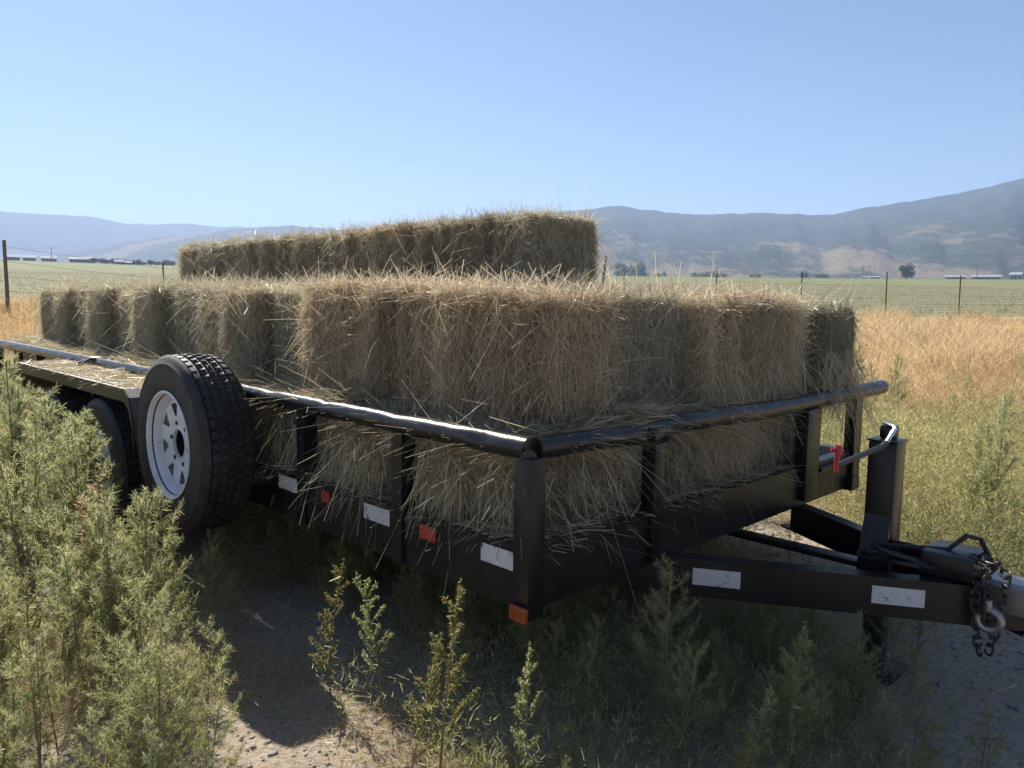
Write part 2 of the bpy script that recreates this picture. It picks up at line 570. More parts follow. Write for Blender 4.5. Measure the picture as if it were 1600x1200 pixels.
def build_hill(name, sky_tab, d_foot, d_ridge, mat, seed, az0, az1, nseg=300, nr=90, rough=0.20, back=1.6):
    """range of hills: skyline elevation (deg) by azimuth at the ridge distance, gullied slope down to its foot"""
    az = np.linspace(az0, az1, nseg)
    tab = sorted(sky_tab)
    el = np.interp(az, [t[0] for t in tab], [t[1] for t in tab])
    el = el + (fbm(az * 1.6 + seed, az * 0 + 3.0, o=4) - 0.46) * 0.16
    k = np.linspace(0, 1, nr)
    t = np.concatenate([k, 1 + np.linspace(0.05, 1, 24)])       # 0 foot .. 1 ridge .. 2 behind
    TT, AZ = np.meshgrid(t, az, indexing='ij')
    EL = np.broadcast_to(el, TT.shape)
    wob = 1 + 0.10 * (fbm(AZ * 0.12 + seed, AZ * 0 + seed, o=3) - 0.44)
    Dd = np.where(TT <= 1, d_foot + (d_ridge * wob - d_foot) * TT, d_ridge * wob * (1 + (back - 1) * (TT - 1)))
    X = Dd * np.sin(np.radians(AZ)); Y = Dd * np.cos(np.radians(AZ))
    base = 8.0
    top = d_ridge * wob * np.tan(np.radians(EL)) + CAM_H
    s = np.where(TT <= 1, TT, np.clip(2 - TT, 0, 1))
    prof = 0.55 * s ** 1.5 + 0.45 * s
    sc = 3.2 / (d_ridge - d_foot)
    rid = 1 - np.abs(2 * fbm(AZ * 0.33 + seed * 3.1 + TT * 0.8, TT * 1.1 + seed, o=4) / 0.94 - 1)
    rid2 = fbm(X * sc * 3 + seed, Y * sc * 3 + seed, o=5) - 0.46
    amp = (top - base) * rough * np.sin(np.clip(s, 0, 1) * PI) ** 0.8
    Z = base + (top - base) * prof + amp * ((rid - 0.62) * 1.4 + rid2 * 1.3)
    Z = np.where(TT == 0, -20, Z)
    Z = np.where(TT >= 1.99, -20, Z)
    v = np.stack([X, Y, Z], -1).reshape(-1, 3)
    n = nseg
    i, j = np.meshgrid(np.arange(len(t) - 1), np.arange(n - 1), indexing='ij')
    f = np.stack([i * n + j, i * n + j + 1, (i + 1) * n + j + 1, (i + 1) * n + j], -1).reshape(-1, 4)
    me = arrays_mesh(name, v, f, smooth=True)
    o = link(name, me, mat)
    tag(o, kind='structure')
    return o

build_hill('hills', [(-60, 2.2), (-30, 3.0), (-18, 4.2), (-9.4, 5.2), (-0.1, 6.05), (5.5, 6.42), (7.6, 6.70), (9.2, 6.42), (12.4, 6.0), (15, 5.97), (18, 5.98), (20, 5.84),
                     (22.2, 5.71), (24.1, 6.1), (26, 6.31), (28.9, 6.68), (31, 7.02), (33, 7.46), (38, 8.1), (46, 8.2), (60, 7.2)],
           950, 2450, M['hill_near'], 2.0, -10, 62, rough=0.10)
build_hill('tan_hills', [(-16, 3.4), (-8, 4.4), (-1, 5.2), (2.7, 5.5), (5.3, 4.8), (7, 3.8), (9.3, 2.4), (11.2, 1.5), (14, 0.9)],
           850, 1450, M['hill_tan'], 7.0, -16, 14, 120, 50, 0.07, 1.35)
build_hill('far_hills', [(-60, 3.4), (-45, 4.4), (-38, 4.9), (-33.3, 5.01), (-31.9, 5.05), (-30.6, 4.98), (-29.2, 5.02), (-28.1, 4.96), (-26.3, 4.66), (-24.5, 4.72), (-22.4, 4.82),
                         (-21.1, 4.7), (-19.9, 4.74), (-17.4, 4.75), (-13.9, 4.45), (-8, 4.0), (0, 3.5)],
           3000, 4400, M['hill_far'], 11.0, -62, 0, 220, 60, 0.10)
build_hill('middle_hills', [(-44, 1.6), (-36, 1.8), (-33, 2.2), (-30, 2.54), (-28.2, 2.92), (-26.3, 3.49), (-24.8, 3.79), (-22, 4.2), (-19.1, 4.64), (-16.1, 4.96), (-11.2, 4.74), (-4, 4.2)],
           1700, 2900, M['hill_far'], 5.0, -44, -4, 160, 60, 0.10)

# ------------------------------------------------------------------ trailer frame of reference
# u: metres from the front rail towards the rear, v: metres from the near side rail across, w: height relative to the rail axis
RAIL_H = 0.795
T = Matrix.Translation((0.0372, 1.9353, 0.0)) @ Matrix.Rotation(R(-45.0), 4, 'Z') @ Matrix.Rotation(R(-0.7), 4, 'X')
def q(u, v, w):
    return Vector((-u, v, w + RAIL_H))
LEN, WID = 6.0, 2.12

trailer = empty('flatbed_trailer', T)
tag(trailer, 'black tandem axle utility trailer with pipe rails, loaded with hay bales', 'trailer')

def pipe(name, pts, r, seg=20, mat='pipe', dents=()):
    m = MB()
    m.tube([q(*p) for p in pts], r, seg)
    me = m.mesh(name, True)
    for (c, rad, depth, dirn) in dents:
        cc = q(*c); dv = Vector(dirn).normalized()
        for v in me.vertices:
            dd = (v.co - cc).length
            if dd < rad: v.co += dv * depth * (1 - (dd / rad) ** 2) ** 2
    return link(name, me, M[mat], trailer)

def ubox(name, lo, hi, mat='paint', bev=0.003, parent=None):
    a, b = q(*lo), q(*hi)
    m = MB()
    m.box((min(a.x, b.x), min(a.y, b.y), min(a.z, b.z)), (max(a.x, b.x), max(a.y, b.y), max(a.z, b.z)), bev=bev)
    return m.build(name, M[mat], parent or trailer, True)

def lerp_pts(a, b, n, wob=0.0, seed=0):
    r = random.Random(seed)
    out = []
    for i in range(n + 1):
        t = i / n
        out.append(tuple(a[k] + (b[k] - a[k]) * t + (r.uniform(-wob, wob) if 0 < i < n else 0) for k in range(3)))
    return out

# rails
pipe('side_rail', lerp_pts((-0.005, 0, 0), (LEN, 0, 0.004), 150, 0.0012, 1), 0.031,
     dents=[((0.16, -0.03, 0.012), 0.045, 0.012, (0, 1, -0.4)), ((0.55, 0, 0.031), 0.07, 0.006, (0, 0, -1)), ((0.95, 0, 0.031), 0.05, 0.005, (0, 0, -1)), ((1.35, 0, 0.031), 0.06, 0.006, (0, 0.3, -1))])
ubm = MB(); ubm.tube([q(-0.012, -0.012, -0.02), q(-0.018, -0.018, -0.02)], 0.022, 18); ubm.build('rail_end_cap', M['pipe'], trailer, True)
pipe('front_rail', [(0.0, 0.02, -0.002), (0.0, 0.15, -0.004), (0, 0.3, -0.008), (0, 0.45, -0.014), (0, 0.55, -0.020), (0.0, 0.61, -0.024)], 0.031, 20)
pipe('front_rail', lerp_pts((-0.012, 0.50, -0.024), (-0.012, 0.62, 0.002), 6) + lerp_pts((-0.012, 0.70, 0.004), (-0.012, 1.2, -0.006), 20, 0.0015, 4) + lerp_pts((-0.012, 1.25, -0.008), (-0.012, 2.42, 0.004), 30, 0.0015, 5), 0.034, 20,
     dents=[((-0.045, 0.60, 0.0), 0.10, 0.012, (-1, 0, 0))])
pipe('side_rail', lerp_pts((0.0, WID, 0), (LEN, WID, 0.0), 40, 0.001, 8), 0.031)
# posts
for u in (-0.008, 0.53, 1.10, 1.68, 2.26, 2.84, 3.42, 4.0, 4.58, 5.16, 5.74):
    for v in (0.0, WID):
        if u < 0 and v == 0:
            ubox('post', (u - 0.028, v - 0.030, -0.445), (u + 0.030, v + 0.030, -0.02))
        else:
            # angle iron: two flanges
            s = -1 if v == 0 else 1
            m = MB()
            a, b = q(u - 0.026, v + s * 0.027, -0.43), q(u + 0.026, v + s * 0.021, -0.022)
            m.box((min(a.x, b.x), min(a.y, b.y), a.z), (max(a.x, b.x), max(a.y, b.y), b.z))
            a, b = q(u - 0.026, v + s * 0.0208, -0.428), q(u - 0.020, v - s * 0.025, -0.022)
            m.box((min(a.x, b.x), min(a.y, b.y), a.z), (max(a.x, b.x), max(a.y, b.y), b.z))
            m.build('post', M['paint'], trailer)
ubox('post', (-0.040, 0.515, -0.410), (0.012, 0.565, -0.045))
ubox('post', (-0.048, 1.555, -0.400), (0.012, 1.675, -0.030))
m = MB()
for (a, b) in (((-0.04, 2.055, -0.37), (-0.034, 2.12, -0.03)), ((-0.034, 2.114, -0.369), (0.03, 2.12, -0.031))):
    a, b = q(*a), q(*b)
    m.box((min(a.x, b.x), min(a.y, b.y), min(a.z, b.z)), (max(a.x, b.x), max(a.y, b.y), max(a.z, b.z)))
m.build('post', M['paint'], trailer)

# channel beams: C section, opening towards the inside
def channel(name, a, b, h, fl, inward, th=0.007, mat='paint', lip=True):
    """a,b: (u,v,w) of the outer top edge; inward: horizontal local vector the flanges point to"""
    A, B = q(*a), q(*b)
    iw = Vector(inward).normalized()
    prof = [(0, 0), (fl, 0), (fl, -th), (th, -th), (th, -h + th), (fl, -h + th), (fl, -h), (0, -h)]
    m = MB()
    vs = [A + iw * x + Vector((0, 0, z)) for x, z in prof] + [B + iw * x + Vector((0, 0, z)) for x, z in prof]
    n = len(prof)
    fs = [(0, 1, 2, 3), (0, 3, 4, 7), (7, 4, 5, 6), (n + 3, n + 2, n + 1, n), (n + 7, n + 4, n + 3, n), (n + 6, n + 5, n + 4, n + 7)]
    for i in range(n):
        j = (i + 1) % n
        fs.append((i, j, j + n, i + n))
    m.add(vs, fs)
    return m.build(name, M[mat], trailer)
channel('side_beam', (0.03, -0.017, -0.262), (LEN, -0.017, -0.262), 0.165, 0.05, (0, 1, 0))
channel('side_beam', (0.03, WID + 0.017, -0.262), (LEN, WID + 0.017, -0.262), 0.165, 0.05, (0, -1, 0))
channel('front_beam', (-0.022, 0.032, -0.264), (-0.022, WID - 0.01, -0.264), 0.16, 0.05, (-1, 0, 0))
channel('rear_beam', (LEN + 0.02, 0.0, -0.264), (LEN + 0.02, WID, -0.264), 0.16, 0.05, (1, 0, 0))
for k in range(9):
    ubox('cross_member', (0.45 + 0.65 * k, 0.04, -0.40), (0.50 + 0.65 * k, WID - 0.04, -0.305), bev=0)
plank_me = None
for k in range(10):
    w_ = (WID - 0.06) / 10
    if plank_me is None:
        m = MB(); m.box((-LEN + 0.02, 0, 0), (-0.04, w_ - 0.006, 0.036), bev=0.003)
        plank_me = m.mesh('deck_plank')
    o = link('deck_plank', plank_me, M['deck'], trailer)
    o.location = (0, 0.03 + k * w_, RAIL_H - 0.300)

# reflective tape on the side beam and tongue, marker light
def tape(u0, u1, w0, w1, mat, v=-0.0185):
    m = MB()
    a, b = q(u0, v - 0.0012, w0), q(u1, v, w1)
    m.box((min(a.x, b.x), min(a.y, b.y), a.z), (max(a.x, b.x), max(a.y, b.y), b.z))
    return m.build('reflector_tape', M[mat], trailer)
tape(0.022, 0.155, -0.328, -0.278, 'white_tape')
tape(0.350, 0.425, -0.328, -0.285, 'red_tape')
tape(0.575, 0.715, -0.328, -0.278, 'white_tape')
tape(0.925, 0.975, -0.325, -0.285, 'red_tape')
tape(1.14, 1.275, -0.328, -0.278, 'white_tape')
o = ubox('marker_light', (-0.040, -0.0305, -0.448), (0.022, -0.044, -0.406), 'amber', 0.005)
tag(o, 'amber clearance light low on the near corner')

# tongue: near and far beams meet at the coupler, straight centre channel under the jack
CV = 1.095; CU = -0.93
def tongue_beam(a, b, h=0.116, t=0.055, fl_dir=1):
    A, B = q(*a), q(*b)
    d = (B - A).normalized()
    n = Vector((-d.y, d.x, 0)) * fl_dir
    prof = [(0, 0), (t, 0), (t, -0.008), (0.008, -0.008), (0.008, -h + 0.008), (t, -h + 0.008), (t, -h), (0, -h)]
    m = MB()
    vs = [A + n * x + Vector((0, 0, z)) for x, z in prof] + [B + n * x + Vector((0, 0, z)) for x, z in prof]
    k = len(prof)
    fs = [(0, 1, 2, 3), (0, 3, 4, 7), (7, 4, 5, 6), (k + 3, k + 2, k + 1, k), (k + 7, k + 4, k + 3, k), (k + 6, k + 5, k + 4, k + 7)]
    for i in range(k):
        j = (i + 1) % k
        fs.append((i, j, j + k, i + k))
    m.add(vs, fs)
    return m.build('tongue_beam', M['paint'], trailer), A, B, d, n
_, TA, TB, TD, TN = tongue_beam((0.06, 0.505, -0.402), (CU, 1.085, -0.402), fl_dir=1)
tongue_beam((0.06, 1.69, -0.430), (CU, 1.11, -0.416), fl_dir=-1)
ubox('tongue_beam', (-0.50, 1.125, -0.470), (0.05, 1.185, -0.452), bev=0.001)
def tongue_tape(t0, t1, mat):
    m = MB()
    L = (TB - TA).length
    n = -TN
    z0, z1 = -0.078, -0.026
    c = [TA + TD * (t0 * L) + Vector((0, 0, z0)), TA + TD * (t1 * L) + Vector((0, 0, z0)), TA + TD * (t1 * L) + Vector((0, 0, z1)), TA + TD * (t0 * L) + Vector((0, 0, z1))]
    vs = [p + n * 0.0005 for p in c] + [p + n * 0.002 for p in c]
    m.add(vs, [(0, 1, 2, 3), (7, 6, 5, 4), (0, 4, 5, 1), (1, 5, 6, 2), (2, 6, 7, 3), (3, 7, 4, 0)])
    return m.build('reflector_tape', M[mat], trailer)
tongue_tape(0.185, 0.308, 'white_red_tape')
tongue_tape(0.628, 0.750, 'white_tape')
# gravel-side plate box where the beams meet, coupler
ubox('tongue_block', (-0.79, 1.00, -0.400), (-0.645, 1.16, -0.330), bev=0.006)
m = MB()
def cpl(x, y, z): return q(CU + 0.12 - x, CV + y, z)
prof = [(0, 0.055), (0.22, 0.05), (0.34, 0.062), (0.42, 0.058), (0.46, 0.03)]
rows = []
for x, hw in prof:
    top = -0.385 + (0.012 if x > 0.3 else 0)
    rows.append([cpl(x, -hw, top - 0.085), cpl(x, -hw, top - 0.012), cpl(x, -hw * 0.8, top), cpl(x, hw * 0.8, top), cpl(x, hw, top - 0.012), cpl(x, hw, top - 0.085)])
vs = [p for r in rows for p in r]
fs = [tuple(range(6)), tuple(24 + k for k in range(5, -1, -1))]
for i in range(4):
    for k in range(6):
        k2 = (k + 1) % 6
        fs.append((i * 6 + k, (i + 1) * 6 + k, (i + 1) * 6 + k2, i * 6 + k2))
m.add(vs, fs)
m.build('coupler', M['steel'], trailer, True)
m = MB(); m.tube([cpl(0.20, 0, -0.383), cpl(0.26, 0, -0.355), cpl(0.36, 0.01, -0.350), cpl(0.40, 0.02, -0.372)], 0.009, 8)
m.build('coupler_latch', M['dark_steel'], trailer, True)

# jack
JU, JV = -0.495, 1.115
jack = ubox('jack', (JU - 0.043, JV - 0.043, -0.412), (JU + 0.043, JV + 0.043, -0.040), bev=0.006)
m = MB()
fr = lambda x, y, z: q(JU + z, JV + x, y)
m.prism([(-0.0435, -0.270), (-0.080, -0.40), (-0.085, -0.448), (-0.0435, -0.448)], -0.040, 0.040, fr)
m.prism([(0.0435, -0.36), (0.0435, -0.448), (0.075, -0.448)], -0.03, 0.03, fr)
m.build('jack_gusset', M['paint'], trailer)
j = ubox('jack_cap', (JU - 0.046, JV - 0.046, -0.0395), (JU + 0.046, JV + 0.046, -0.033), bev=0.002, parent=jack)
ubox('jack_inner_tube', (JU - 0.030, JV - 0.030, -0.770), (JU + 0.030, JV + 0.030, -0.413), 'dark_steel', 0.004, jack)
ubox('jack_foot', (JU - 0.085, JV - 0.085, -0.795), (JU + 0.085, JV + 0.085, -0.771), 'dark_steel', 0.003, jack)
ubox('jack_gear_head', (JU - 0.024, JV - 0.012, -0.0329), (JU + 0.024, JV + 0.032, 0.010), bev=0.008, parent=jack)
m = MB()
cr = [(JU + 0.012, JV - 0.005, 0.018), (JU - 0.024, JV - 0.02, 0.012), (JU - 0.030, JV - 0.03, 0.006), (JU - 0.022, JV - 0.075, -0.034), (JU - 0.018, JV - 0.10, -0.044), (JU - 0.005, JV - 0.40, -0.062)]
m.tube([q(*p) for p in cr[:4]], 0.0065, 8)
m.build('jack_crank', M['bare'], trailer, True)
m = MB(); m.tube([q(*p) for p in cr[3:]], 0.0085, 8); m.build('jack_crank', M['dark_steel'], trailer, True)
m = MB()
hx = cr[-1]
m.tube([q(hx[0], hx[1] - 0.0, hx[2] - 0.018), q(hx[0], hx[1], hx[2] + 0.018), q(hx[0] - 0.004, hx[1] - 0.004, hx[2] + 0.045), q(hx[0] - 0.004, hx[1] - 0.004, hx[2] + 0.058)], [0.006, 0.0065, 0.011, 0.008], 10)
m.tube([q(hx[0] + 0.01, hx[1] - 0.02, hx[2] + 0.046), q(hx[0] - 0.01, hx[1] + 0.016, hx[2] + 0.040)], 0.005, 8)
tag(m.build('crank_handle', M['redplastic'], trailer, True), 'red grip at the end of the jack crank')

# small hanging bracket by the far front corner
m = MB()
for a, b in (((-0.05, 1.70, -0.30), (0.0, 2.05, -0.285)), ((-0.055, 2.02, -0.43), (0.0, 2.10, -0.372))):
    a, b = q(*a), q(*b)
    m.box((min(a.x, b.x), min(a.y, b.y), min(a.z, b.z)), (max(a.x, b.x), max(a.y, b.y), max(a.z, b.z)), bev=0.002)
m.build('corner_bracket', M['paint'], trailer)

# coiled breakaway cable on the tongue
m = MB(); pts = []
for i in range(70):
    a = i * 0.27; r = 0.085 + 0.018 * math.sin(i * 0.9)
    pts.append(q(-0.58 + 1.15 * r * math.cos(a), 1.03 + 0.75 * r * math.sin(a), -0.392 + 0.012 * math.sin(i * 0.5) + 0.0006 * i))
pts += [q(-0.70, 1.06, -0.33), q(-0.74, 1.09, -0.285), q(-0.77, 1.12, -0.295), q(-0.80, 1.13, -0.36)]
m.tube(pts, 0.0075, 8)
m.build('tongue_cable', M['hose'], trailer, True)

# safety chains: interlocked links, and a hook
def link_mesh(L=0.032, W=0.021, r=0.0036):
    m = MB(); pts = []
    n = 16
    for k in range(n + 1):
        a = 2 * PI * k / n
        x = math.cos(a) * W / 2; z = math.sin(a) * W / 2 + (L - W) / 2 * (1 if math.sin(a) >= 0 else -1)
        pts.append((x, 0, z))
    m.tube(pts, r, 7, False)
    return m.mesh('chain_link', True)
LINK = link_mesh()
def chain(path, twist0=0.0):
    root = bpy.data.objects.new('safety_chain', None)
    root.empty_display_size = 0.05
    COL.objects.link(root); root.parent = trailer
    P = [q(*p) for p in path]
    seg = [(P[i + 1] - P[i]).length for i in range(len(P) - 1)]
    tot = sum(seg); s = 0.0; k = 0; step = 0.0245
    while s < tot:
        d = s; i = 0
        while i < len(seg) - 1 and d > seg[i]:
            d -= seg[i]; i += 1
        t = (P[i + 1] - P[i]).normalized()
        c = P[i] + t * d
        rot = t.to_track_quat('Z', 'Y').to_matrix().to_4x4() @ Matrix.Rotation(twist0 + (PI / 2 if k % 2 else 0), 4, 'Z')
        o = link('chain_link', LINK, M['dark_steel'], root)
        o.matrix_local = Matrix.Translation(c) @ rot
        s += step; k += 1
    return root
chain([(-0.80, 1.00, -0.345), (-0.825, 0.975, -0.360), (-0.835, 0.965, -0.44), (-0.84, 0.96, -0.50)])
chain([(-0.78, 1.03, -0.325), (-0.83, 1.01, -0.322), (-0.87, 0.985, -0.35), (-0.865, 0.97, -0.43), (-0.855, 0.965, -0.51), (-0.845, 0.965, -0.56)], 0.4)
chain([(-0.83, 1.04, -0.34), (-0.80, 0.985, -0.37), (-0.80, 0.970, -0.43), (-0.815, 0.960, -0.53), (-0.823, 0.962, -0.575)], 1.1)
m = MB(); pts = []; rs = []
for k in range(22):
    a = R(100) - R(300) * k / 21
    pts.append(q(-0.842 - 0.028 * math.cos(a), 0.952, -0.470 + 0.028 * math.sin(a))); rs.append(0.0125 - 0.004 * k / 21)
m.tube([q(-0.838, 0.952, -0.415)] + pts, [0.009] + rs, 10)
tag(m.build('chain_hook', M['steel'], trailer, True), 'pale grey steel hook on the chains')

# fender: flat tread plate with folded ends and an outer skirt
def fender(v_in, v_out):
    prof = [(1.985, -0.235), (2.0, -0.125), (2.035, -0.045), (2.09, -0.012), (3.85, -0.012), (3.95, -0.045), (4.03, -0.12), (4.09, -0.235)]
    m = MB(); t = 0.005
    vs = []
    for (u, w) in prof:
        vs += [q(u, v_in, w), q(u, v_out, w), q(u, v_out, w - 0.006), q(u, v_in, w - 0.006)]
    fs = []
    n = len(prof)
    for i in range(n - 1):
        for k in range(4):
            k2 = (k + 1) % 4
            fs.append((i * 4 + k, i * 4 + k2, (i + 1) * 4 + k2, (i + 1) * 4 + k))
    fs += [(0, 1, 2, 3), tuple((n - 1) * 4 + k for k in (3, 2, 1, 0))]
    m.add(vs, fs)
    f = m.build('fender', M['treadplate'], trailer)
    # skirt
    m = MB(); s = -1 if v_out < v_in else 1
    low = [(u, w - 0.055) for u, w in prof]
    vs = []
    for (u, w), (u2, w2) in zip(prof, low):
        vs += [q(u, v_out + s * 0.0004, w + 0.001), q(u, v_out + s * 0.006, w + 0.001), q(u2, v_out + s * 0.006, w2), q(u2, v_out + s * 0.0004, w2)]
    m.add(vs, fs)
    m.build('fender_skirt', M['paint'], f)
    # raised tread bars
    m = MB(); r = random.Random(3)
    for i in range(46):
        for j in range(6):
            u = 2.11 + i * 0.0378; v = v_in + (v_out - v_in) * (j + 0.5) / 6
            d = 1 if (i + j) % 2 else -1
            c = q(u, v, -0.0112)
            ux = Vector((0.7071, 0.7071 * d, 0)) * 0.012; vx = Vector((-0.7071 * d, 0.7071, 0)) * 0.003
            p = [c - ux - vx, c + ux - vx, c + ux + vx, c - ux + vx]
            m.add(p + [x + Vector((0, 0, 0.0018)) for x in [c - ux * .8 - vx * .6, c + ux * .8 - vx * .6, c + ux * .8 + vx * .6, c - ux * .8 + vx * .6]],
                  [(4, 5, 6, 7), (0, 1, 5, 4), (1, 2, 6, 5), (2, 3, 7, 6), (3, 0, 4, 7)])
    m.build('tread_bars', M['treadplate'], f)['kind'] = 'stuff'
    return f
fender(-0.036, -0.285)
fender(WID + 0.036, WID + 0.285)
# bracket plate behind the fender joining it to the beam
ubox('fender_bracket', (2.11, -0.030, -0.26), (2.15, -0.036, -0.02), bev=0)

# wheels
def tyre_mesh():
    Ro, W = 0.345, 0.205
    seg = 260
    half = [(0.196, -0.088), (0.205, -0.094), (0.225, -0.1005), (0.26, -0.1035), (0.290, -0.1035), (0.304, -0.1015), (0.306, -0.1025), (0.311, -0.1025), (0.313, -0.1), (0.327, -0.0935), (0.336, -0.086), (0.3415, -0.078)]
    tread = []
    ribs = [(-0.074, -0.050), (-0.042, -0.018), (-0.011, 0.011), (0.018, 0.042), (0.050, 0.074)]
    ids = {}
    prof = list(half)
    for ri, (a, b) in enumerate(ribs):
        mid = (a + b) / 2
        for y in (a, a + 0.002, mid, b - 0.002, b):
            edge = y in (a, b)
            rr = 0.3455 - 0.006 * (y / 0.08) ** 2
            ids[len(prof)] = (ri, y, edge)
            prof.append((rr - (0.008 if edge else 0), y))
    prof += [(r, -y) for r, y in reversed(half)]
    def rmod(i, k):
        if i in ids:
            ri, y, edge = ids[i]
            if edge: return 0
            ph = (k + ri * 2) % 5
            mid = (ribs[ri][0] + ribs[ri][1]) / 2
            if ri in (0, 4):
                return -0.008 if ph == 0 else 0
            if ph == 0 and (y <= mid or ri == 2): return -0.0075
            if ph == 2 and y >= mid: return -0.0075
            return 0
        return 0
    m = MB(); m.lathe(prof, seg, rmod=rmod)
    # inner surface closing to the rim
    m.lathe([(0.196, -0.088), (0.185, -0.06), (0.185, 0.06), (0.196, 0.088)], 64)
    return m.mesh('tyre', True)

def rim_mesh():
    m = MB()
    # barrel with outer and inner flanges
    prof = [(0.207, -0.097), (0.2085, -0.101), (0.206, -0.1035), (0.200, -0.103), (0.197, -0.096), (0.1945, -0.082), (0.186, -0.074), (0.184, -0.062), (0.180, -0.046), (0.173, -0.030), (0.1708, -0.016)]
    m.lathe(prof, 72)
    n = 8
    rings = [(0.1790, -0.0445, 9.0), (0.168, -0.0560, 10.5), (0.158, -0.0585, 11.5), (0.144, -0.0585, 10.5), (0.122, -0.0575, 7.0), (0.106, -0.0560, 4.0),
             (0.098, -0.0545, 3.5), (0.080, -0.0505, 3.0), (0.066, -0.0505, 3.0), (0.056, -0.0570, 3.0), (0.0545, -0.0450, 3.0)]
    def pt(r, y, a): return (r * math.cos(a), y, r * math.sin(a))
    for s in range(n):
        c = 2 * PI * (s + 0.5) / n
        cols = []
        for (r, y, hw) in rings:
            h = R(hw); e = PI / n
            cols.append([pt(r, y, c + a) for a in (-e, -(e + h) / 2, -h, -h / 3, h / 3, h, (e + h) / 2, e)])
        k = 8
        vs = [p for col in cols for p in col]
        fs = []
        for i in range(len(rings) - 1):
            for jx in range(k - 1):
                if 2 <= i <= 4 and 2 <= jx <= 4 and not (i == 4 and jx != 3 and False):
                    continue
                fs.append((i * k + jx, i * k + jx + 1, (i + 1) * k + jx + 1, (i + 1) * k + jx))
        m.add(vs, fs)
    return m
TYRE = tyre_mesh()
_r = rim_mesh()
RIM = bpy.data.meshes.new('rim')
RIM.from_pydata(_r.v, [], _r.f)
_bm = bmesh.new(); _bm.from_mesh(RIM)
bmesh.ops.remove_doubles(_bm, verts=_bm.verts[:], dist=0.0004)
bmesh.ops.recalc_face_normals(_bm, faces=_bm.faces[:])
_g = bmesh.ops.solidify(_bm, geom=_bm.faces[:], thickness=0.0035)
_bm.to_mesh(RIM); _bm.free()
RIM.polygons.foreach_set('use_smooth', np.ones(len(RIM.polygons), dtype=bool)); RIM.update()
RIM.set_sharp_from_angle(angle=R(40))
m = MB(); m.tube([(0, -0.0545, 0), (0, -0.042, 0)], 0.0085, 12); LUG = m.mesh('lug_shade_plug')
m = MB(); m.lathe([(0.1705, -0.014), (0.168, 0.02), (0.174, 0.07), (0.190, 0.085), (0.205, 0.098)], 48); BARREL = m.mesh('inner_barrel', True)
m = MB(); m.tube([(0.165, -0.045, 0.03), (0.158, -0.085, 0.029)], 0.005, 8); VALVE = m.mesh('valve_stem', True)
m = MB(); m.tube([(0, -0.04, 0), (0, 0.09, 0)], 0.09, 24); HUB = m.mesh('hub')
def wheel(name, u, v_c, w, ang=0.0, flip=False, hub=True):
    o = bpy.data.objects.new(name, None); o.empty_display_size = 0.05
    COL.objects.link(o); o.parent = trailer
    o.matrix_local = Matrix.Translation(q(u, v_c, w)) @ Matrix.Rotation(PI if flip else 0, 4, 'Z') @ Matrix.Rotation(ang, 4, 'Y')
    link('tyre', TYRE, M['rubber'], o)
    link('rim', RIM, M['rim'], o)
    link('inner_barrel', BARREL, M['dark_steel'], o)  # dark colour stands in for the shade seen through the rim windows
    for k in range(6):
        a = 2 * PI * k / 6
        lg = link('lug_shade_plug', LUG, M['hose'], o); lg.location = (0.0815 * math.cos(a), 0, 0.0815 * math.sin(a))  # solid dark plugs, their colour stands for the shade inside lug holes
    vs_ = link('valve_stem', VALVE, M['hose'], o)
    if hub: link('hub', HUB, M['dark_steel'], o)
    return o
WZ = -RAIL_H + 0.340
tag(wheel('spare_wheel', 1.625, -0.192, -0.185, 0.2, hub=False), 'spare tyre with white spoked rim hung outside the rail')
wheel('wheel', 2.49, -0.185, WZ + 0.02, 0.5)
wheel('wheel', 3.31, -0.185, WZ, 0.1)
wheel('wheel', 2.49, WID + 0.185, WZ + 0.03, 0.3, True)
wheel('wheel', 3.31, WID + 0.185, WZ + 0.03, 0.7, True)
for u in (2.49, 3.31):
    m = MB(); m.tube([q(u, -0.12, WZ + 0.02), q(u, WID + 0.12, WZ + 0.03)], 0.03, 10)
    m.build('axle', M['dark_steel'], trailer, True)
m = MB()
a, b = q(1.60, -0.085, -0.24), q(1.65, -0.0185, -0.13); m.box(a.lerp(b, 0) if False else (min(a.x, b.x), min(a.y, b.y), a.z), (max(a.x, b.x), max(a.y, b.y), b.z))
m.tube([q(1.625, -0.20, -0.185), q(1.625, -0.05, -0.185)], 0.012, 8)
m.build('spare_bracket', M['paint'], trailer)

# ratchet strap hook over the rail by the fender
m = MB()
m.box(*[tuple(f(a, b) for a, b in zip(q(3.36, -0.034, 0.036), q(3.44, 0.03, 0.004))) for f in (min, max)], bev=0.004)
m.tube([q(3.40, -0.03, 0.03), q(3.37, -0.075, 0.012), q(3.34, -0.10, -0.003), q(3.37, -0.11, -0.006), q(3.43, -0.09, 0.0), q(3.44, -0.04, 0.022)], 0.006, 8)
m.build('strap_hook', M['hose'], trailer, True)

# ------------------------------------------------------------------ hay bales
BL, BW, BH = 0.86, 0.46, 0.39       # length, width, height of a bale

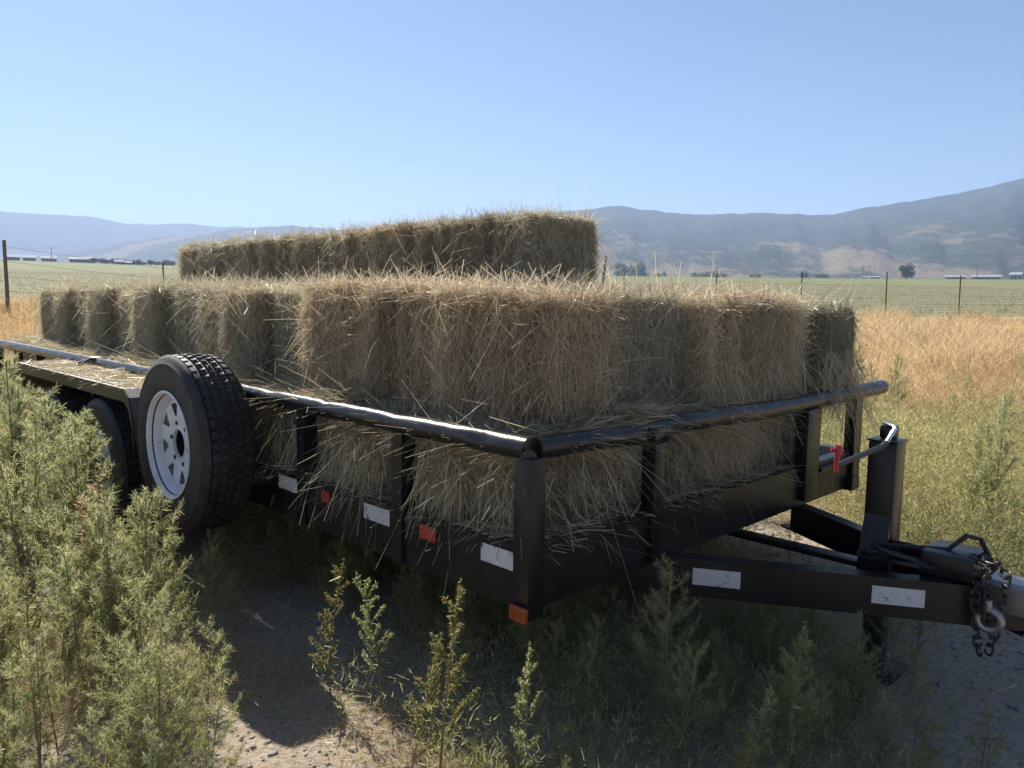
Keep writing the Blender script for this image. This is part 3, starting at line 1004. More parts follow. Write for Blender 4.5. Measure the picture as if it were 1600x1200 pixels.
def bale_body(seed, L=BL, W=BW, H=BH):
    r = np.random.default_rng(seed)
    nx, ny, nz = 44, 14, 12
    fl = np.cumsum(r.uniform(0.07, 0.17, 20)); fl = fl[fl < L] - L / 2
    off = r.uniform(-0.024, 0.014, (len(fl) + 1, 3))
    bm = bmesh.new()
    vid = {}
    def P(i, j, k):
        key = (i, j, k)
        if key not in vid:
            x, y, z = i / nx - .5, j / ny - .5, k / nz - .5
            vid[key] = bm.verts.new((x, y, z))
        return vid[key]
    for i in range(nx):
        for j in range(ny):
            for k in (0, nz): bm.faces.new([P(i, j, k), P(i + 1, j, k), P(i + 1, j + 1, k), P(i, j + 1, k)])
    for i in range(nx):
        for k in range(nz):
            for j in (0, ny): bm.faces.new([P(i, j, k), P(i + 1, j, k), P(i + 1, j, k + 1), P(i, j, k + 1)])
    for j in range(ny):
        for k in range(nz):
            for i in (0, nx): bm.faces.new([P(i, j, k), P(i, j + 1, k), P(i, j + 1, k + 1), P(i, j, k + 1)])
    s = 0.955
    for v in bm.verts:
        p = v.co
        e = 8.0
        x, y, z = p.x * 2, p.y * 2, p.z * 2
        nrm = (abs(x) ** e + abs(y) ** e + abs(z) ** e) ** (1 / e)
        m_ = max(abs(x), abs(y), abs(z))
        k = m_ / nrm
        X = p.x * k * L * s; Y = p.y * k * W * s; Z = p.z * k * H * s
        f = int(np.searchsorted(fl, X))
        g = min([abs(X - a) for a in fl] + [1])
        gr = 0.030 * math.exp(-(g / 0.014) ** 2)
        n1 = float(fbm(X * 9 + seed, Y * 9 + Z * 7 + seed, o=3)) - 0.44
        Y *= 1 + (off[f, 1] - gr + n1 * 0.03) / (W / 2)
        Z *= 1 + (off[f, 2] - gr + n1 * 0.02) / (H / 2)
        X += n1 * 0.03 * (1 if abs(x) > 0.98 else 0)
        v.co = (X, Y, Z + H / 2)
    bmesh.ops.recalc_face_normals(bm, faces=bm.faces[:])
    me = bpy.data.meshes.new('packed_hay')
    bm.to_mesh(me); bm.free()
    me.polygons.foreach_set('use_smooth', np.ones(len(me.polygons), dtype=bool))
    me.materials.append(M['haybody'])
    return me, fl, off

def bale_straw(seed, n, fl, off, L=BL, W=BW, H=BH, wild=0.028):
    r = np.random.default_rng(seed + 100)
    area = np.array([L * H, L * H, L * W, L * W * 0.35, W * H, W * H]) * np.array([1.1, 1.1, 1.15, 1, 1.15, 1.15])
    face = r.choice(6, n, p=area / area.sum())     # -y +y top bottom -x +x
    a = r.uniform(-1, 1, n); b = r.uniform(-1, 1, n)
    p = np.zeros((n, 3)); nr = np.zeros((n, 3)); g1 = np.zeros((n, 3)); g2 = np.zeros((n, 3))
    S = 0.97
    def setf(mask, axn, sgn, ax1, ax2, d1, d2, dn):
        p[mask, axn] = sgn * dn / 2 * S; p[mask, ax1] = a[mask] * d1 / 2 * S; p[mask, ax2] = b[mask] * d2 / 2 * S
        nr[mask, axn] = sgn; g1[mask, ax1] = 1; g2[mask, ax2] = 1
    setf(face == 0, 1, -1, 2, 0, H, L, W); setf(face == 1, 1, 1, 2, 0, H, L, W)
    setf(face == 2, 2, 1, 1, 0, W, L, H); setf(face == 3, 2, -1, 1, 0, W, L, H)
    setf(face == 4, 0, -1, 2, 1, H, W, L); setf(face == 5, 0, 1, 2, 1, H, W, L)
    # round the corners
    ex = 8.0
    nn = (np.abs(p[:, 0] * 2 / L) ** ex + np.abs(p[:, 1] * 2 / W) ** ex + np.abs(p[:, 2] * 2 / H) ** ex) ** (1 / ex)
    p = p / np.maximum(nn, 0.9)[:, None]
    f = np.searchsorted(fl, p[:, 0])
    gd = np.min(np.abs(p[:, 0:1] - fl[None, :]), axis=1)
    gr = 0.030 * np.exp(-(gd / 0.014) ** 2)
    p[:, 1] += np.sign(p[:, 1]) * (off[f, 1] - gr) * (np.abs(nr[:, 1])); p[:, 2] += np.sign(p[:, 2]) * (off[f, 2] - gr * 0.7) * np.abs(nr[:, 2])
    fang = r.normal(0, 0.30, len(fl) + 1)
    sig = np.where(face >= 4, 1.0, np.where(face == 2, 0.9, 0.58))
    ang = r.normal(0, 1, n) * sig + np.where(face < 2, fang[f], 0)
    sgn = np.where(r.random(n) < 0.62, -1, 1)
    lift = np.abs(r.normal(0.0, 0.16, n)) + 0.015
    clump = fbm(p[:, 0] * 7 + seed, p[:, 1] * 7 + p[:, 2] * 6 + seed, o=3) - 0.44
    lift += np.clip(clump, 0, 1) * 0.9
    wl_ = r.random(n) < wild
    lift[wl_] += r.uniform(0.25, 1.1, wl_.sum())
    d = g1 * (np.cos(ang) * sgn)[:, None] + g2 * np.sin(ang)[:, None] + nr * lift[:, None]
    Ls = np.clip(r.lognormal(math.log(0.088), 0.45, n), 0.02, 0.24)
    Ls[wl_] *= 1.15
    w = r.uniform(0.0011, 0.0030, n)
    w[r.random(n) < 0.05] *= 1.7
    bend = r.normal(0, 0.16, (n, 3)) + np.array([0, 0, -0.12]) - nr * (0.12 * lift)[:, None]
    p = p - unit(d) * (Ls * 0.45)[:, None] * np.where(wl_, 0.15, 1)[:, None]
    # keep roots on the shell: pull points that left the box back inside
    v, q4, per = strands(p, d, Ls, w, bend, 2)
    tint = np.clip(r.beta(2.1, 2.2, n) + r.normal(0, 0.10, len(fl) + 1)[f], 0, 1)
    v[:, 2] += H / 2
    me = arrays_mesh('loose_straw', v, q4, np.repeat(tint, per))
    me.materials.append(M['hay'])
    return me

def twine_mesh(y):
    m = MB(); pts = []
    for k in range(41):
        a = 2 * PI * k / 40
        e = 0.35
        x = math.copysign(abs(math.cos(a)) ** e, math.cos(a)) * BL / 2 * 0.995
        z = math.copysign(abs(math.sin(a)) ** e, math.sin(a)) * BH / 2 * 1.0 + BH / 2
        pts.append((x, y, z))
    m.tube(pts, 0.0028, 5, False)
    me = m.mesh('twine'); me.materials.append(M['twine'])
    return me
TW = [twine_mesh(-0.11), twine_mesh(0.11)]

VAR = []
for s in range(6):
    body, fl, off = bale_body(20 + s)
    VAR.append((body, bale_straw(20 + s, 27000 if s < 3 else 21000, fl, off)))

def bale(u, v, w, rot, var, tone, label, tilt=(0, 0), scale=(1, 1, 1), group='hay bales stacked on the trailer'):
    """u,v,w: bottom centre; rot 0 = lengthwise along the trailer, 90 = crosswise"""
    mt = T @ Matrix.Translation(q(u, v, w)) @ Matrix.Rotation(R(rot), 4, 'Z') @ Matrix.Rotation(R(tilt[0]), 4, 'X') @ Matrix.Rotation(R(tilt[1]), 4, 'Y')
    o = empty('hay_bale', mt)
    o.scale = scale
    tag(o, label, 'hay bale', group)
    body, straw = VAR[var]
    c1 = link('packed_hay', body, None, o); c2 = link('loose_straw', straw, None, o)
    c2['kind'] = 'stuff'
    for c in (c1, c2): c.color = (*tone, 1)
    for t in TW: link('twine', t, None, o)
    return o

GOLD = (1.08, 1.0, 0.90); TAN = (1.0, 0.97, 0.90); GREEN = (0.92, 0.94, 0.86); GREY = (0.88, 0.90, 0.86); DARK = (0.70, 0.75, 0.68); STRAW = (1.15, 1.10, 1.0)
ORD = ['first', 'second', 'third', 'fourth', 'fifth', 'sixth', 'seventh', 'eighth', 'ninth', 'tenth', 'eleventh', 'twelfth', 'thirteenth', 'fourteenth']

# bottom tier in the bed
DK = -0.262
bot = [(0.33, 0.535, DK, 90, 0, GREEN, 'hay bale in the bottom tier behind the near corner post'),
       (0.80, 0.535, DK, 90, 4, TAN, 'bottom tier hay bale spilling straw over the beam between the side posts'),
       (1.27, 0.54, DK, 90, 5, GREEN, 'hay bale in the bottom tier just in front of the spare tyre'),
       (1.75, 0.54, DK, 90, 3, TAN, 'hay bale in the bottom tier directly behind the spare tyre'),
       (0.51, 1.20, DK, 0, 2, GOLD, 'bottom tier hay bale under the front rail, right of the middle post'),
       (0.51, 1.66, DK, 180, 1, TAN, 'hay bale in the bottom tier behind the wide front post')]
for (u, v, w, rt, va, tn, lb) in bot:
    bale(u, v, w, rt + random.uniform(-2, 2), va, tn, lb, (0, 0), (1, 1, 0.74))
k = 0
u = 2.24
while u < 5.6:
    bale(u, 0.54, DK - 0.01, 90 + random.uniform(-2, 2), k % 6, TAN if k % 2 else GREEN,
         'bottom tier hay bale along the near rail, %s back from the spare tyre' % ORD[k], (0, 0), (1, 1, 0.72))
    u += 0.475; k += 1

# middle tier: four at the front, crosswise row along the near side
W2 = 0.022
bale(0.56, 0.345, W2, 0.5, 0, GOLD, 'brownish gold hay bale at the near front corner of the middle tier', (0, 0.5), (1.0, 0.93, 1.02))
bale(0.60, 0.785, W2, 178, 1, GREY, 'darker grey green hay bale set back, second from the left across the front', (0, 0), (0.98, 0.95, 1.02))
bale(0.30, 1.36, W2, 90.5, 2, STRAW, 'pale straw coloured hay bale laid crosswise at the front, above the wide post', (0, 0), (0.90, 1.02, 1.0))
bale(0.46, 2.00, W2 - 0.01, 3, 3, DARK, 'dark green hay bale at the far front corner overhanging the rail end', (1.5, 0), (1.0, 1.0, 0.98))
row = [(1.19, 0.02), (1.55, 0.10), (1.90, 0.03), (2.29, 0.09), (2.70, 0.13), (3.10, 0.05), (3.52, 0.12), (3.93, 0.06), (4.34, 0.12), (4.74, 0.08), (5.16, 0.10)]
tones = [GOLD, GREEN, TAN, GREEN, GREY, GREEN, TAN, GREEN, GREY, TAN, GREEN]
for k, (u, dv) in enumerate(row):
    bale(u, 0.53 + dv, W2 + 0.02, 90 + random.uniform(-4, 4), (k + 3) % 6, tones[k],
         'hay bale standing crosswise in the middle tier, %s back from the near corner bale' % ORD[k], (random.uniform(-1, 1), random.uniform(-1, 1)), (1, 0.82, random.uniform(0.97, 1.03)))
# top tier
W3 = 0.425
top = [(1.50, 1.40), (2.30, 1.38), (3.13, 1.39), (3.96, 1.37), (4.78, 1.39)]
for k, (u, v) in enumerate(top):
    bale(u, v, W2 + 0.01, random.uniform(-2, 2), (k + 1) % 6, GREEN, 'hay bale in the middle tier carrying the %s' % ['frontmost top bale', 'second top bale', 'third top bale', 'fourth top bale', 'rearmost top bale'][k], (0, 0), (0.98, 1, 1))
    bale(u, v, W3 + 0.004 * k, random.uniform(-2, 2) + (180 if k % 2 else 0), [2, 0, 4, 1, 5][k], [GREY, TAN, GREEN, GREY, GREEN][k],
         'hay bale in the top tier, %s' % ['nearest the front of the stack', 'second from the front', 'middle of the five', 'second from the rear', 'last one at the rear end'][k], (0, 0), (0.98, 1, [0.95, 0.94, 0.93, 0.93, 0.93][k]))

# loose hay on the bed, over the rails and hanging down the side
def loose_hay():
    r = np.random.default_rng(5)
    P = []; Dv = []; Ls = []
    def patch(n, u0, u1, v0, v1, w0, h, Lm=0.14, fl=0.25):
        u = r.uniform(u0, u1, n); v = r.uniform(v0, v1, n)
        hh = h * np.clip((fbm(u * 5 + 3, v * 5 + 8, o=3) - 0.28) * 2.6, 0.05, 1)
        w = w0 + hh * r.random(n) ** 0.7
        P.append(np.stack([-u, v, w + RAIL_H], 1))
        a = r.uniform(0, 2 * PI, n)
        Dv.append(np.stack([np.cos(a), np.sin(a), r.normal(0.05, fl, n)], 1))
        Ls.append(np.clip(r.lognormal(math.log(Lm), 0.4, n), 0.05, 0.34))
    patch(9000, 0.9, 2.6, 0.05, 0.25, -0.01, 0.075)
    patch(12000, 2.2, 5.8, 0.045, 0.32, -0.01, 0.10)
    patch(4000, 5.0, 5.9, 0.08, 1.2, -0.03, 0.12)
    patch(6000, 0.03, 0.22, 0.12, 1.1, -0.01, 0.09, 0.16)
    patch(1600, 0.06, 0.9, 0.05, 0.12, -0.03, 0.05)
    patch(1600, 0.02, 0.15, 1.0, 2.1, -0.03, 0.07, 0.15)
    patch(3800, 2.11, 3.85, -0.27, -0.04, -0.010, 0.016, 0.06, 0.05)
    patch(700, 0.0, 0.10, 0.06, 1.5, -0.262, 0.03, 0.11, 0.1)
    patch(700, 0.05, 1.4, 0.0, 0.10, -0.262, 0.03, 0.11, 0.1)
    patch(1200, -0.5, 2.2, -0.5, 0.3, -RAIL_H + 0.005, 0.02, 0.10, 0.06)
    # straw spilling down outside the side beam and the front
    def hang(n, u0, u1, v0, v1, w0, w1, dirn, Lm=0.2):
        u = r.uniform(u0, u1, n); v = r.uniform(v0, v1, n); w = r.uniform(w0, w1, n)
        P.append(np.stack([-u, v, w + RAIL_H], 1))
        Dv.append(np.array(dirn) + r.normal(0, 0.35, (n, 3)))
        Ls.append(np.clip(r.lognormal(math.log(Lm), 0.35, n), 0.06, 0.36))
    hang(380, 0.27, 0.50, 0.0, 0.07, -0.20, -0.07, (0.10, -0.12, -0.8), 0.11)
    hang(160, 0.06, 0.26, 0.03, 0.07, -0.20, -0.07, (0.2, -0.06, -0.6), 0.09)
    hang(420, 0.68, 1.02, 0.0, 0.07, -0.20, -0.06, (0.06, -0.14, -0.9), 0.13)
    hang(250, 1.14, 1.42, 0.02, 0.07, -0.20, -0.07, (0.1, -0.1, -0.8), 0.11)
    hang(160, 0.03, 0.09, 0.08, 0.5, -0.22, -0.08, (0.12, 0.1, -0.8), 0.10)
    hang(160, 0.03, 0.09, 0.6, 1.5, -0.22, -0.08, (0.1, 0.0, -0.9), 0.10)
    hang(420, -0.05, 0.03, 1.75, 2.12, 0.0, 0.20, (0.12, 0.05, -0.9), 0.17)
    hang(200, 0.0, 0.06, 0.95, 1.7, 0.05, 0.2, (0.15, 0.0, -0.9), 0.15)
    p = np.vstack(P); d = np.vstack(Dv); L = np.concatenate(Ls)
    n = len(p)
    d = unit(d)
    p = p - d * (L * 0.4)[:, None] * (np.abs(d[:, 2]) < 0.4)[:, None]
    w = r.uniform(0.0011, 0.0029, n)
    bend = r.normal(0, 0.18, (n, 3)) + np.array([0, 0, -0.18])
    # a few long broken stems bent over the rails
    v, f, per = strands(p, d, L, w, bend, 2)
    tint = r.beta(2.2, 2.0, n)
    me = arrays_mesh('loose_hay', v, f, np.repeat(tint, per))
    o = link('loose_hay', me, M['hay'])
    o.matrix_world = T
    o.color = (1.02, 0.98, 0.84, 1)
    tag(o, 'loose hay strewn over the bed, the rails and between the bales', 'loose hay', kind='stuff')
loose_hay()

def stray_stems():
    r = np.random.default_rng(9)
    n = 150
    u = r.uniform(0.0, 5.0, n); v = r.uniform(0.08, 2.1, n)
    front = r.random(n) < 0.5
    v = np.where(front, v, r.uniform(0.05, 0.5, n)); u = np.where(front, r.uniform(0.05, 0.5, n), u)
    p = np.stack([-u, v, np.full(n, 0.40 + RAIL_H)], 1)
    d = np.stack([r.normal(0.1, 0.6, n), r.normal(0, 0.6, n), np.abs(r.normal(0.6, 0.3, n)) + 0.15], 1)
    m_ = 60
    p2 = np.stack([-r.uniform(1.1, 5.1, m_), r.uniform(1.2, 1.6, m_), np.full(m_, 0.755 + RAIL_H)], 1)
    d2 = np.stack([r.normal(0.0, 0.6, m_), r.normal(0, 0.5, m_), np.abs(r.normal(0.7, 0.3, m_)) + 0.2], 1)
    p = np.vstack([p, p2]); d = np.vstack([d, d2]); n = len(p)
    L = r.uniform(0.06, 0.19, n); w = r.uniform(0.002, 0.0036, n)
    v_, f, per = strands(p, d, L, w, r.normal(0, 0.2, (n, 3)) + np.array([0, 0, -0.1]), 3)
    o = link('stray_stems', arrays_mesh('stray_stems', v_, f, np.repeat(r.uniform(0.4, 1, n), per)), M['hay'])
    o.matrix_world = T; o.color = (1.1, 1.0, 0.85, 1)
    tag(o, 'stray stems sticking up out of the stacked hay', 'hay stems', kind='stuff')
stray_stems()

# ------------------------------------------------------------------ vegetation
def branchy(seed, h, n_br, leaf_n, spread, leafL=(0.010, 0.024), leafW=0.0028, up=0.9, droop=0.0, top_bias=1.0, subs=3):
    """weed: returns stem polylines as MB mesh and a leaf mesh"""
    r = np.random.default_rng(seed)
    m = MB()
    lean = r.normal(0, 0.05, 2)
    stem = [(lean[0] * h * t * t, lean[1] * h * t * t, h * t) for t in np.linspace(0, 1, 7)]
    m.tube(stem, [0.004 * (1 - 0.8 * t) + 0.0008 for t in np.linspace(0, 1, 7)], 5)
    LP = []; LD = []
    def leaves(a, b, n, dens_end=1.0):
        t = r.random(n) ** dens_end
        p = a + (b - a) * t[:, None]
        ax = unit((b - a)[None, :])
        d = ax * r.uniform(0.3, 1.1, (n, 1)) + r.normal(0, 0.62, (n, 3)) + np.array([0, 0, 0.15])
        LP.append(p); LD.append(d)
    st = np.array(stem)
    for i in range(n_br):
        t = 0.06 + 0.90 * (i + r.random()) / n_br
        k = t * 6; i0 = min(int(k), 5); base = st[i0] + (st[i0 + 1] - st[i0]) * (k - i0)
        a = r.uniform(0, 2 * PI) if i % 2 else r.uniform(0, 2 * PI)
        bl = spread * (1.02 - t) ** 0.75 * r.uniform(0.7, 1.2) + 0.03
        d = np.array([math.cos(a), math.sin(a), up * r.uniform(0.6, 1.4)]); d /= np.linalg.norm(d)
        mid = base + d * bl * 0.55
        end = base + d * bl + np.array([0, 0, bl * (0.22 - droop)])
        m.tube([tuple(base), tuple(mid), tuple(end)], [0.0017, 0.0012, 0.0006], 4, False)
        n_l = max(6, int(leaf_n * bl / spread))
        leaves(base, mid, n_l // 3); leaves(mid, end, n_l)
        for s in range(subs):
            tt = r.uniform(0.25, 0.95)
            sb = base + (end - base) * tt
            sd = d + r.normal(0, 0.55, 3) + np.array([0, 0, 0.35]); sd /= np.linalg.norm(sd)
            se = sb + sd * bl * r.uniform(0.18, 0.40)
            m.tube([tuple(sb), tuple(se)], [0.001, 0.0005], 3, False)
            leaves(sb, se, n_l // 3)
    leaves(st[3], st[6], leaf_n // 2); leaves(st[5], st[6], leaf_n // 2)
    p = np.vstack(LP); d = np.vstack(LD); n = len(p)
    L = r.uniform(leafL[0], leafL[1], n)
    v, f, per = strands(p, d, L, np.full(n, leafW) * r.uniform(0.7, 1.3, n), r.normal(0, 0.15, (n, 3)), 1, 0.35)
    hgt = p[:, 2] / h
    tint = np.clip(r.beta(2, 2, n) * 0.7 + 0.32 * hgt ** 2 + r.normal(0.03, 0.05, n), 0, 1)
    sm = m.mesh('stem', recalc=False); sm.materials.append(M['stem'])
    lm = arrays_mesh('foliage', v, f, np.repeat(tint, per))
    return sm, lm

def stalk(seed, h, n_br, seeds, mat, spread=0.10):
    """tall seed stalk: upright spikes packed with little clusters"""
    r = np.random.default_rng(seed)
    m = MB()
    lean = r.normal(0, 0.08, 2)
    ts = np.linspace(0, 1, 8)
    st = np.array([(lean[0] * h * t * t, lean[1] * h * t * t, h * t) for t in ts])
    m.tube([tuple(x) for x in st], [0.0045 * (1 - 0.75 * t) for t in ts], 5)
    LP = []; LD = []; LS = []
    def clusters(a, b, n, size):
        t = r.random(n)
        t = np.round(t * (n / 14)) / max(1, (n / 14)) + r.normal(0, 0.012, n)
        p = a + (b - a) * np.clip(t, 0, 1)[:, None]
        LP.append(p); LD.append(r.normal(0, 1, (n, 3)) + unit((b - a)[None, :]) * 0.6); LS.append(np.full(n, size))
    for i in range(n_br):
        t = 0.22 + 0.7 * (i + r.random()) / n_br
        k = t * 7; i0 = min(int(k), 6); base = st[i0] + (st[i0 + 1] - st[i0]) * (k - i0)
        a = r.uniform(0, 2 * PI); bl = spread * (1.15 - t) * r.uniform(0.8, 1.5) + 0.025
        d = np.array([math.cos(a), math.sin(a), r.uniform(0.9, 1.8)]); d /= np.linalg.norm(d)
        end = base + d * bl
        m.tube([tuple(base), tuple(end)], [0.0016, 0.0007], 4, False)
        clusters(base + d * bl * 0.25, end, int(seeds * bl / spread), 0.012)
        if r.random() < 0.7:                      # a narrow leaf below the spike
            LP.append(base[None, :]); LD.append((d + np.array([0, 0, -0.8]))[None, :]); LS.append(np.array([0.035]))
    clusters(st[5], st[7], seeds, 0.013); clusters(st[6], st[7] + np.array([0, 0, 0.02]), seeds // 2, 0.010)
    p = np.vstack(LP); d = np.vstack(LD); S = np.concatenate(LS); n = len(p)
    L = S * r.uniform(0.6, 1.3, n)
    v, f, per = strands(p, d, L, np.maximum(0.0035, L * 0.3) * r.uniform(0.7, 1.2, n), r.normal(0, 0.15, (n, 3)), 1, 0.5)
    sm = m.mesh('stem', recalc=False); sm.materials.append(M['stem'])
    lm = arrays_mesh('foliage', v, f, np.repeat(r.beta(2, 2, n), per)); lm.materials.append(M[mat])
    return sm, lm

WEEDS = []
for s in range(5):
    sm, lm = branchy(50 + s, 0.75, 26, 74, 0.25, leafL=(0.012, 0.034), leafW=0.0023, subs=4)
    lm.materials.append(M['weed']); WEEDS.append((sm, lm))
SAGES = []
for s in range(3):
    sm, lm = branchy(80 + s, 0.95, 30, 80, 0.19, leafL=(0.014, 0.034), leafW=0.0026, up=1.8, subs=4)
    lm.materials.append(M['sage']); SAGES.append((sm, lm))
STALKS = [stalk(120 + s, 0.62, 16, 110, 'seed') for s in range(3)]
STALKS_D = [stalk(160 + s, 0.66, 14, 70, 'dry', 0.11) for s in range(2)]
STALKS_G = [stalk(140 + s, 0.66, 22, 120, 'weed', 0.12) for s in range(3)]

def plant(name, pair, x, y, s, label, cat='weed', group=None, lean=None, sz=None):
    z = float(ground_z(x, y)) - 0.01
    o = empty(name)
    tilt = lean if lean is not None else (random.uniform(-6, 6), random.uniform(-6, 6))
    o.matrix_world = Matrix.Translation((x, y, z)) @ Euler((R(tilt[0]), R(tilt[1]), random.uniform(0, 2 * PI))).to_matrix().to_4x4()
    o.scale = (s, s, s if sz is None else sz)
    tag(o, label, cat, group)
    link('stem', pair[0], None, o)
    link('foliage', pair[1], None, o)
    return o

def uvw(x, y):
    dx, dy = x - 0.0372, y - 1.9353
    return (-dx * 0.7071 + dy * 0.7071, dx * 0.7071 + dy * 0.7071)

# thick stand left of the trailer
rr = random.Random(21)
cnt = 0
tries = 0
while cnt < 150 and tries < 20000:
    tries += 1
    y = rr.uniform(1.30, 6.0)
    x = rr.uniform(-0.80 * y - 0.15, -0.40 * y)
    u, v = uvw(x, y)
    if v > (-0.50 if u < 1.9 else -0.42): continue
    if x / y > -0.46 and rr.random() < 0.6: continue
    # tall along the far left, falling towards the spare tyre and the camera
    sx = 800 + 1200 * x / y
    lim = CAM_H - (float(np.interp(sx, [-150, 0, 90, 170, 250, 330], [530, 548, 610, 700, 800, 985])) - 462) / 1200 * y
    cap = float(np.interp(y, [1.3, 1.8, 2.3, 2.8, 3.3, 4.0], [0.30, 0.42, 0.55, 0.70, 0.88, 1.05]))
    hgt = max(0.16, min(lim, cap) * rr.uniform(0.78, 1.02))
    far = y > 3.3
    kind = rr.random()
    if kind < 0.09:
        plant('dry_stalk', STALKS_D[cnt % 2], x, y, min(1.4, hgt / 0.60), 'dead straw coloured stalk standing among the weeds left of the trailer', 'weed', 'dead stalks in the left stand', (rr.uniform(-14, 14), rr.uniform(-14, 14)))
    elif kind < 0.22:
        plant('seed_stalk_weed', STALKS[cnt % 3], x, y, min(1.5, hgt / 0.60), 'yellowing seed stalk standing among the weeds left of the trailer', 'weed', 'seed stalks in the left stand')
    elif far and kind < 0.7:
        plant('tall_weed', SAGES[cnt % 3], x, y, hgt / 0.95, 'upright grey green weed in the tall stand hiding the rear wheels', 'weed', 'tall weeds beside the fender')
    elif far:
        plant('bushy_weed', WEEDS[cnt % 5], x, y, hgt / 0.72, 'feathery green weed in the stand beside the rear wheels', 'weed', 'bushy weeds beside the rear wheels')
    elif y > 2.3:
        plant('bushy_weed', SAGES[cnt % 3] if kind > 0.75 else WEEDS[cnt % 5], x, y, hgt / (0.95 if kind > 0.75 else 0.72), 'feathery green weed in the thick stand left of the spare tyre', 'weed', 'weeds in the thick stand left of the spare tyre')
    else:
        plant('bushy_weed', SAGES[cnt % 3] if kind > 0.8 else WEEDS[cnt % 5], x, y, hgt / (0.95 if kind > 0.8 else 0.72), 'feathery yellow green weed in the sunlit lower left foreground', 'weed', 'weeds in the lower left foreground')
    cnt += 1

# weeds in the shade under and in front of the trailer
cnt = 0
while cnt < 150:
    y = rr.uniform(1.35, 3.6); x = rr.uniform(-1.3, 1.9)
    u, v = uvw(x, y)
    if abs(x) > 0.72 * y + 0.2: continue
    if v < -0.48: continue
    # bare gravel patches left of centre and on the right
    if x < -0.30 and y < 2.5 and rr.random() < 0.88: continue
    if x > 1.12 and rr.random() < 0.90: continue
    under = (u > -0.05 and v > -0.05)
    mx = 0.34 if under else 0.34
    if -0.98 < u <= 0.1 and 0.4 < v < 1.8: mx = 0.30
    hgt = rr.uniform(0.5, 1.0) * mx
    if y < 1.75 and -0.5 < x < 1.3: hgt *= 0.62
    if v < 0.0 and rr.random() < 0.5: continue
    if rr.random() < 0.22 and not under:
        plant('seed_stalk_weed', STALKS_G[cnt % 3], x, y, hgt / 0.60, 'upright seedy weed in the shade before the trailer', 'weed', 'seed stalks in the shade of the trailer')
    elif under:
        plant('shaded_weed', WEEDS[cnt % 5], x, y, hgt / 0.72, 'dark feathery weed in the shade under the bed of the trailer', 'weed', 'weeds under the trailer bed')
    else:
        plant('shaded_weed', WEEDS[cnt % 5], x, y, hgt / 0.72, 'dark feathery weed in the shade in front of the trailer', 'weed', 'weeds in the shade before the trailer')
    cnt += 1

cnt = 0
while cnt < 75:
    u = rr.uniform(-1.15, -0.04); v = rr.uniform(-0.42, 1.35)
    x = 0.0372 - 0.7071 * u + 0.7071 * v; y = 1.9353 + 0.7071 * u + 0.7071 * v
    if y < 1.35 or abs(x) > 0.70 * y + 0.1: continue
    if x > 1.0 and rr.random() < 0.8: continue
    near = max(0.0, min(1.0, (y - 1.3) / 0.8))
    hgt = rr.uniform(0.09, 0.18) + 0.12 * near * rr.random()
    pr = (SAGES[cnt % 3], 0.95) if cnt % 4 == 0 else (WEEDS[cnt % 5], 0.72)
    plant('shaded_weed', pr[0], x, y, hgt / pr[1], 'low dark weed in the shade between the corner post and tongue', 'weed', 'low weeds between the corner post and the tongue')
    cnt += 1

# single plants one can point to
plant('seed_stalk_weed', STALKS[0], -0.17, 1.72, 0.86, 'tallest sunlit seed stalk in the foreground, left of the corner post', 'weed', None, (2, -3))
plant('seed_stalk_weed', STALKS[1], -0.245, 1.70, 0.66, 'sunlit seed stalk leaning left beside the tallest foreground stalk', 'weed', None, (3, -9))
plant('seed_stalk_weed', STALKS[2], -0.52, 2.12, 0.70, 'thin seed stalk with a sunlit tip before the side beam', 'weed', None, (0, 3))
plant('seed_stalk_weed', STALKS_G[1], -0.37, 2.10, 0.64, 'green seed stalk in shade right of the thin sunlit tip stalk', 'weed', None, (0, 0))
plant('seed_stalk_weed', STALKS_G[0], 0.66, 1.72, 0.64, 'tall green spire weed in the shade below the tongue', 'weed', None, (2, 3))
plant('seed_stalk_weed', STALKS_G[2], 0.56, 1.66, 0.55, 'smaller green spire weed just left of the tall shaded spire', 'weed', None, (2, -4))
plant('seed_stalk_weed', STALKS_G[1], 0.03, 1.68, 0.58, 'green seed stalk directly below the amber corner light', 'weed', None, (2, 4))
plant('seed_stalk_weed', STALKS[1], 0.44, 1.46, 0.50, 'sunlit yellow seed stalk leaning left at the bottom edge', 'weed', None, (8, -22))
plant('seed_stalk_weed', STALKS[2], 0.56, 1.44, 0.42, 'short sunlit seed stalk at the bottom edge', 'weed', None, (4, 6))
plant('bushy_weed', WEEDS[2], 0.93, 1.82, 0.30, 'low bushy weed on the shaded gravel under the tongue', 'weed')
plant('bushy_weed', WEEDS[1], 0.42, 1.95, 0.66, 'wilting weed reaching up the middle front post', 'weed', None, (0, 4))
plant('bushy_weed', WEEDS[3], -1.15, 2.42, 0.74, 'weed with a pointed top beside the rear wheel, in front of the spare tyre', 'weed', None, (0, 0))
plant('bushy_weed', WEEDS[0], -0.99, 2.45, 0.48, 'small weed sprig just below the white rim of the spare tyre', 'weed', None, (0, 5))
def dry_twig():
    r = np.random.default_rng(33); m = MB()
    m.tube([(0, 0, 0), (0.01, 0, 0.12), (0.0, 0.01, 0.26)], [0.003, 0.002, 0.001], 5)
    for i in range(9):
        z = 0.06 + 0.02 * i; a = r.uniform(0, 6.28); L = r.uniform(0.04, 0.09)
        e = (0.005 + L * math.cos(a), L * math.sin(a), z + L * r.uniform(0.5, 1.0))
        m.tube([(0.005, 0, z), e], [0.0015, 0.0006], 4)
    o = m.build('dry_twig', M['stem'])
    o.location = (1.19, 1.82, float(ground_z(1.19, 1.82)) - 0.005)
    tag(o, 'bare dry twig standing on the gravel at lower right', 'twig')
dry_twig()

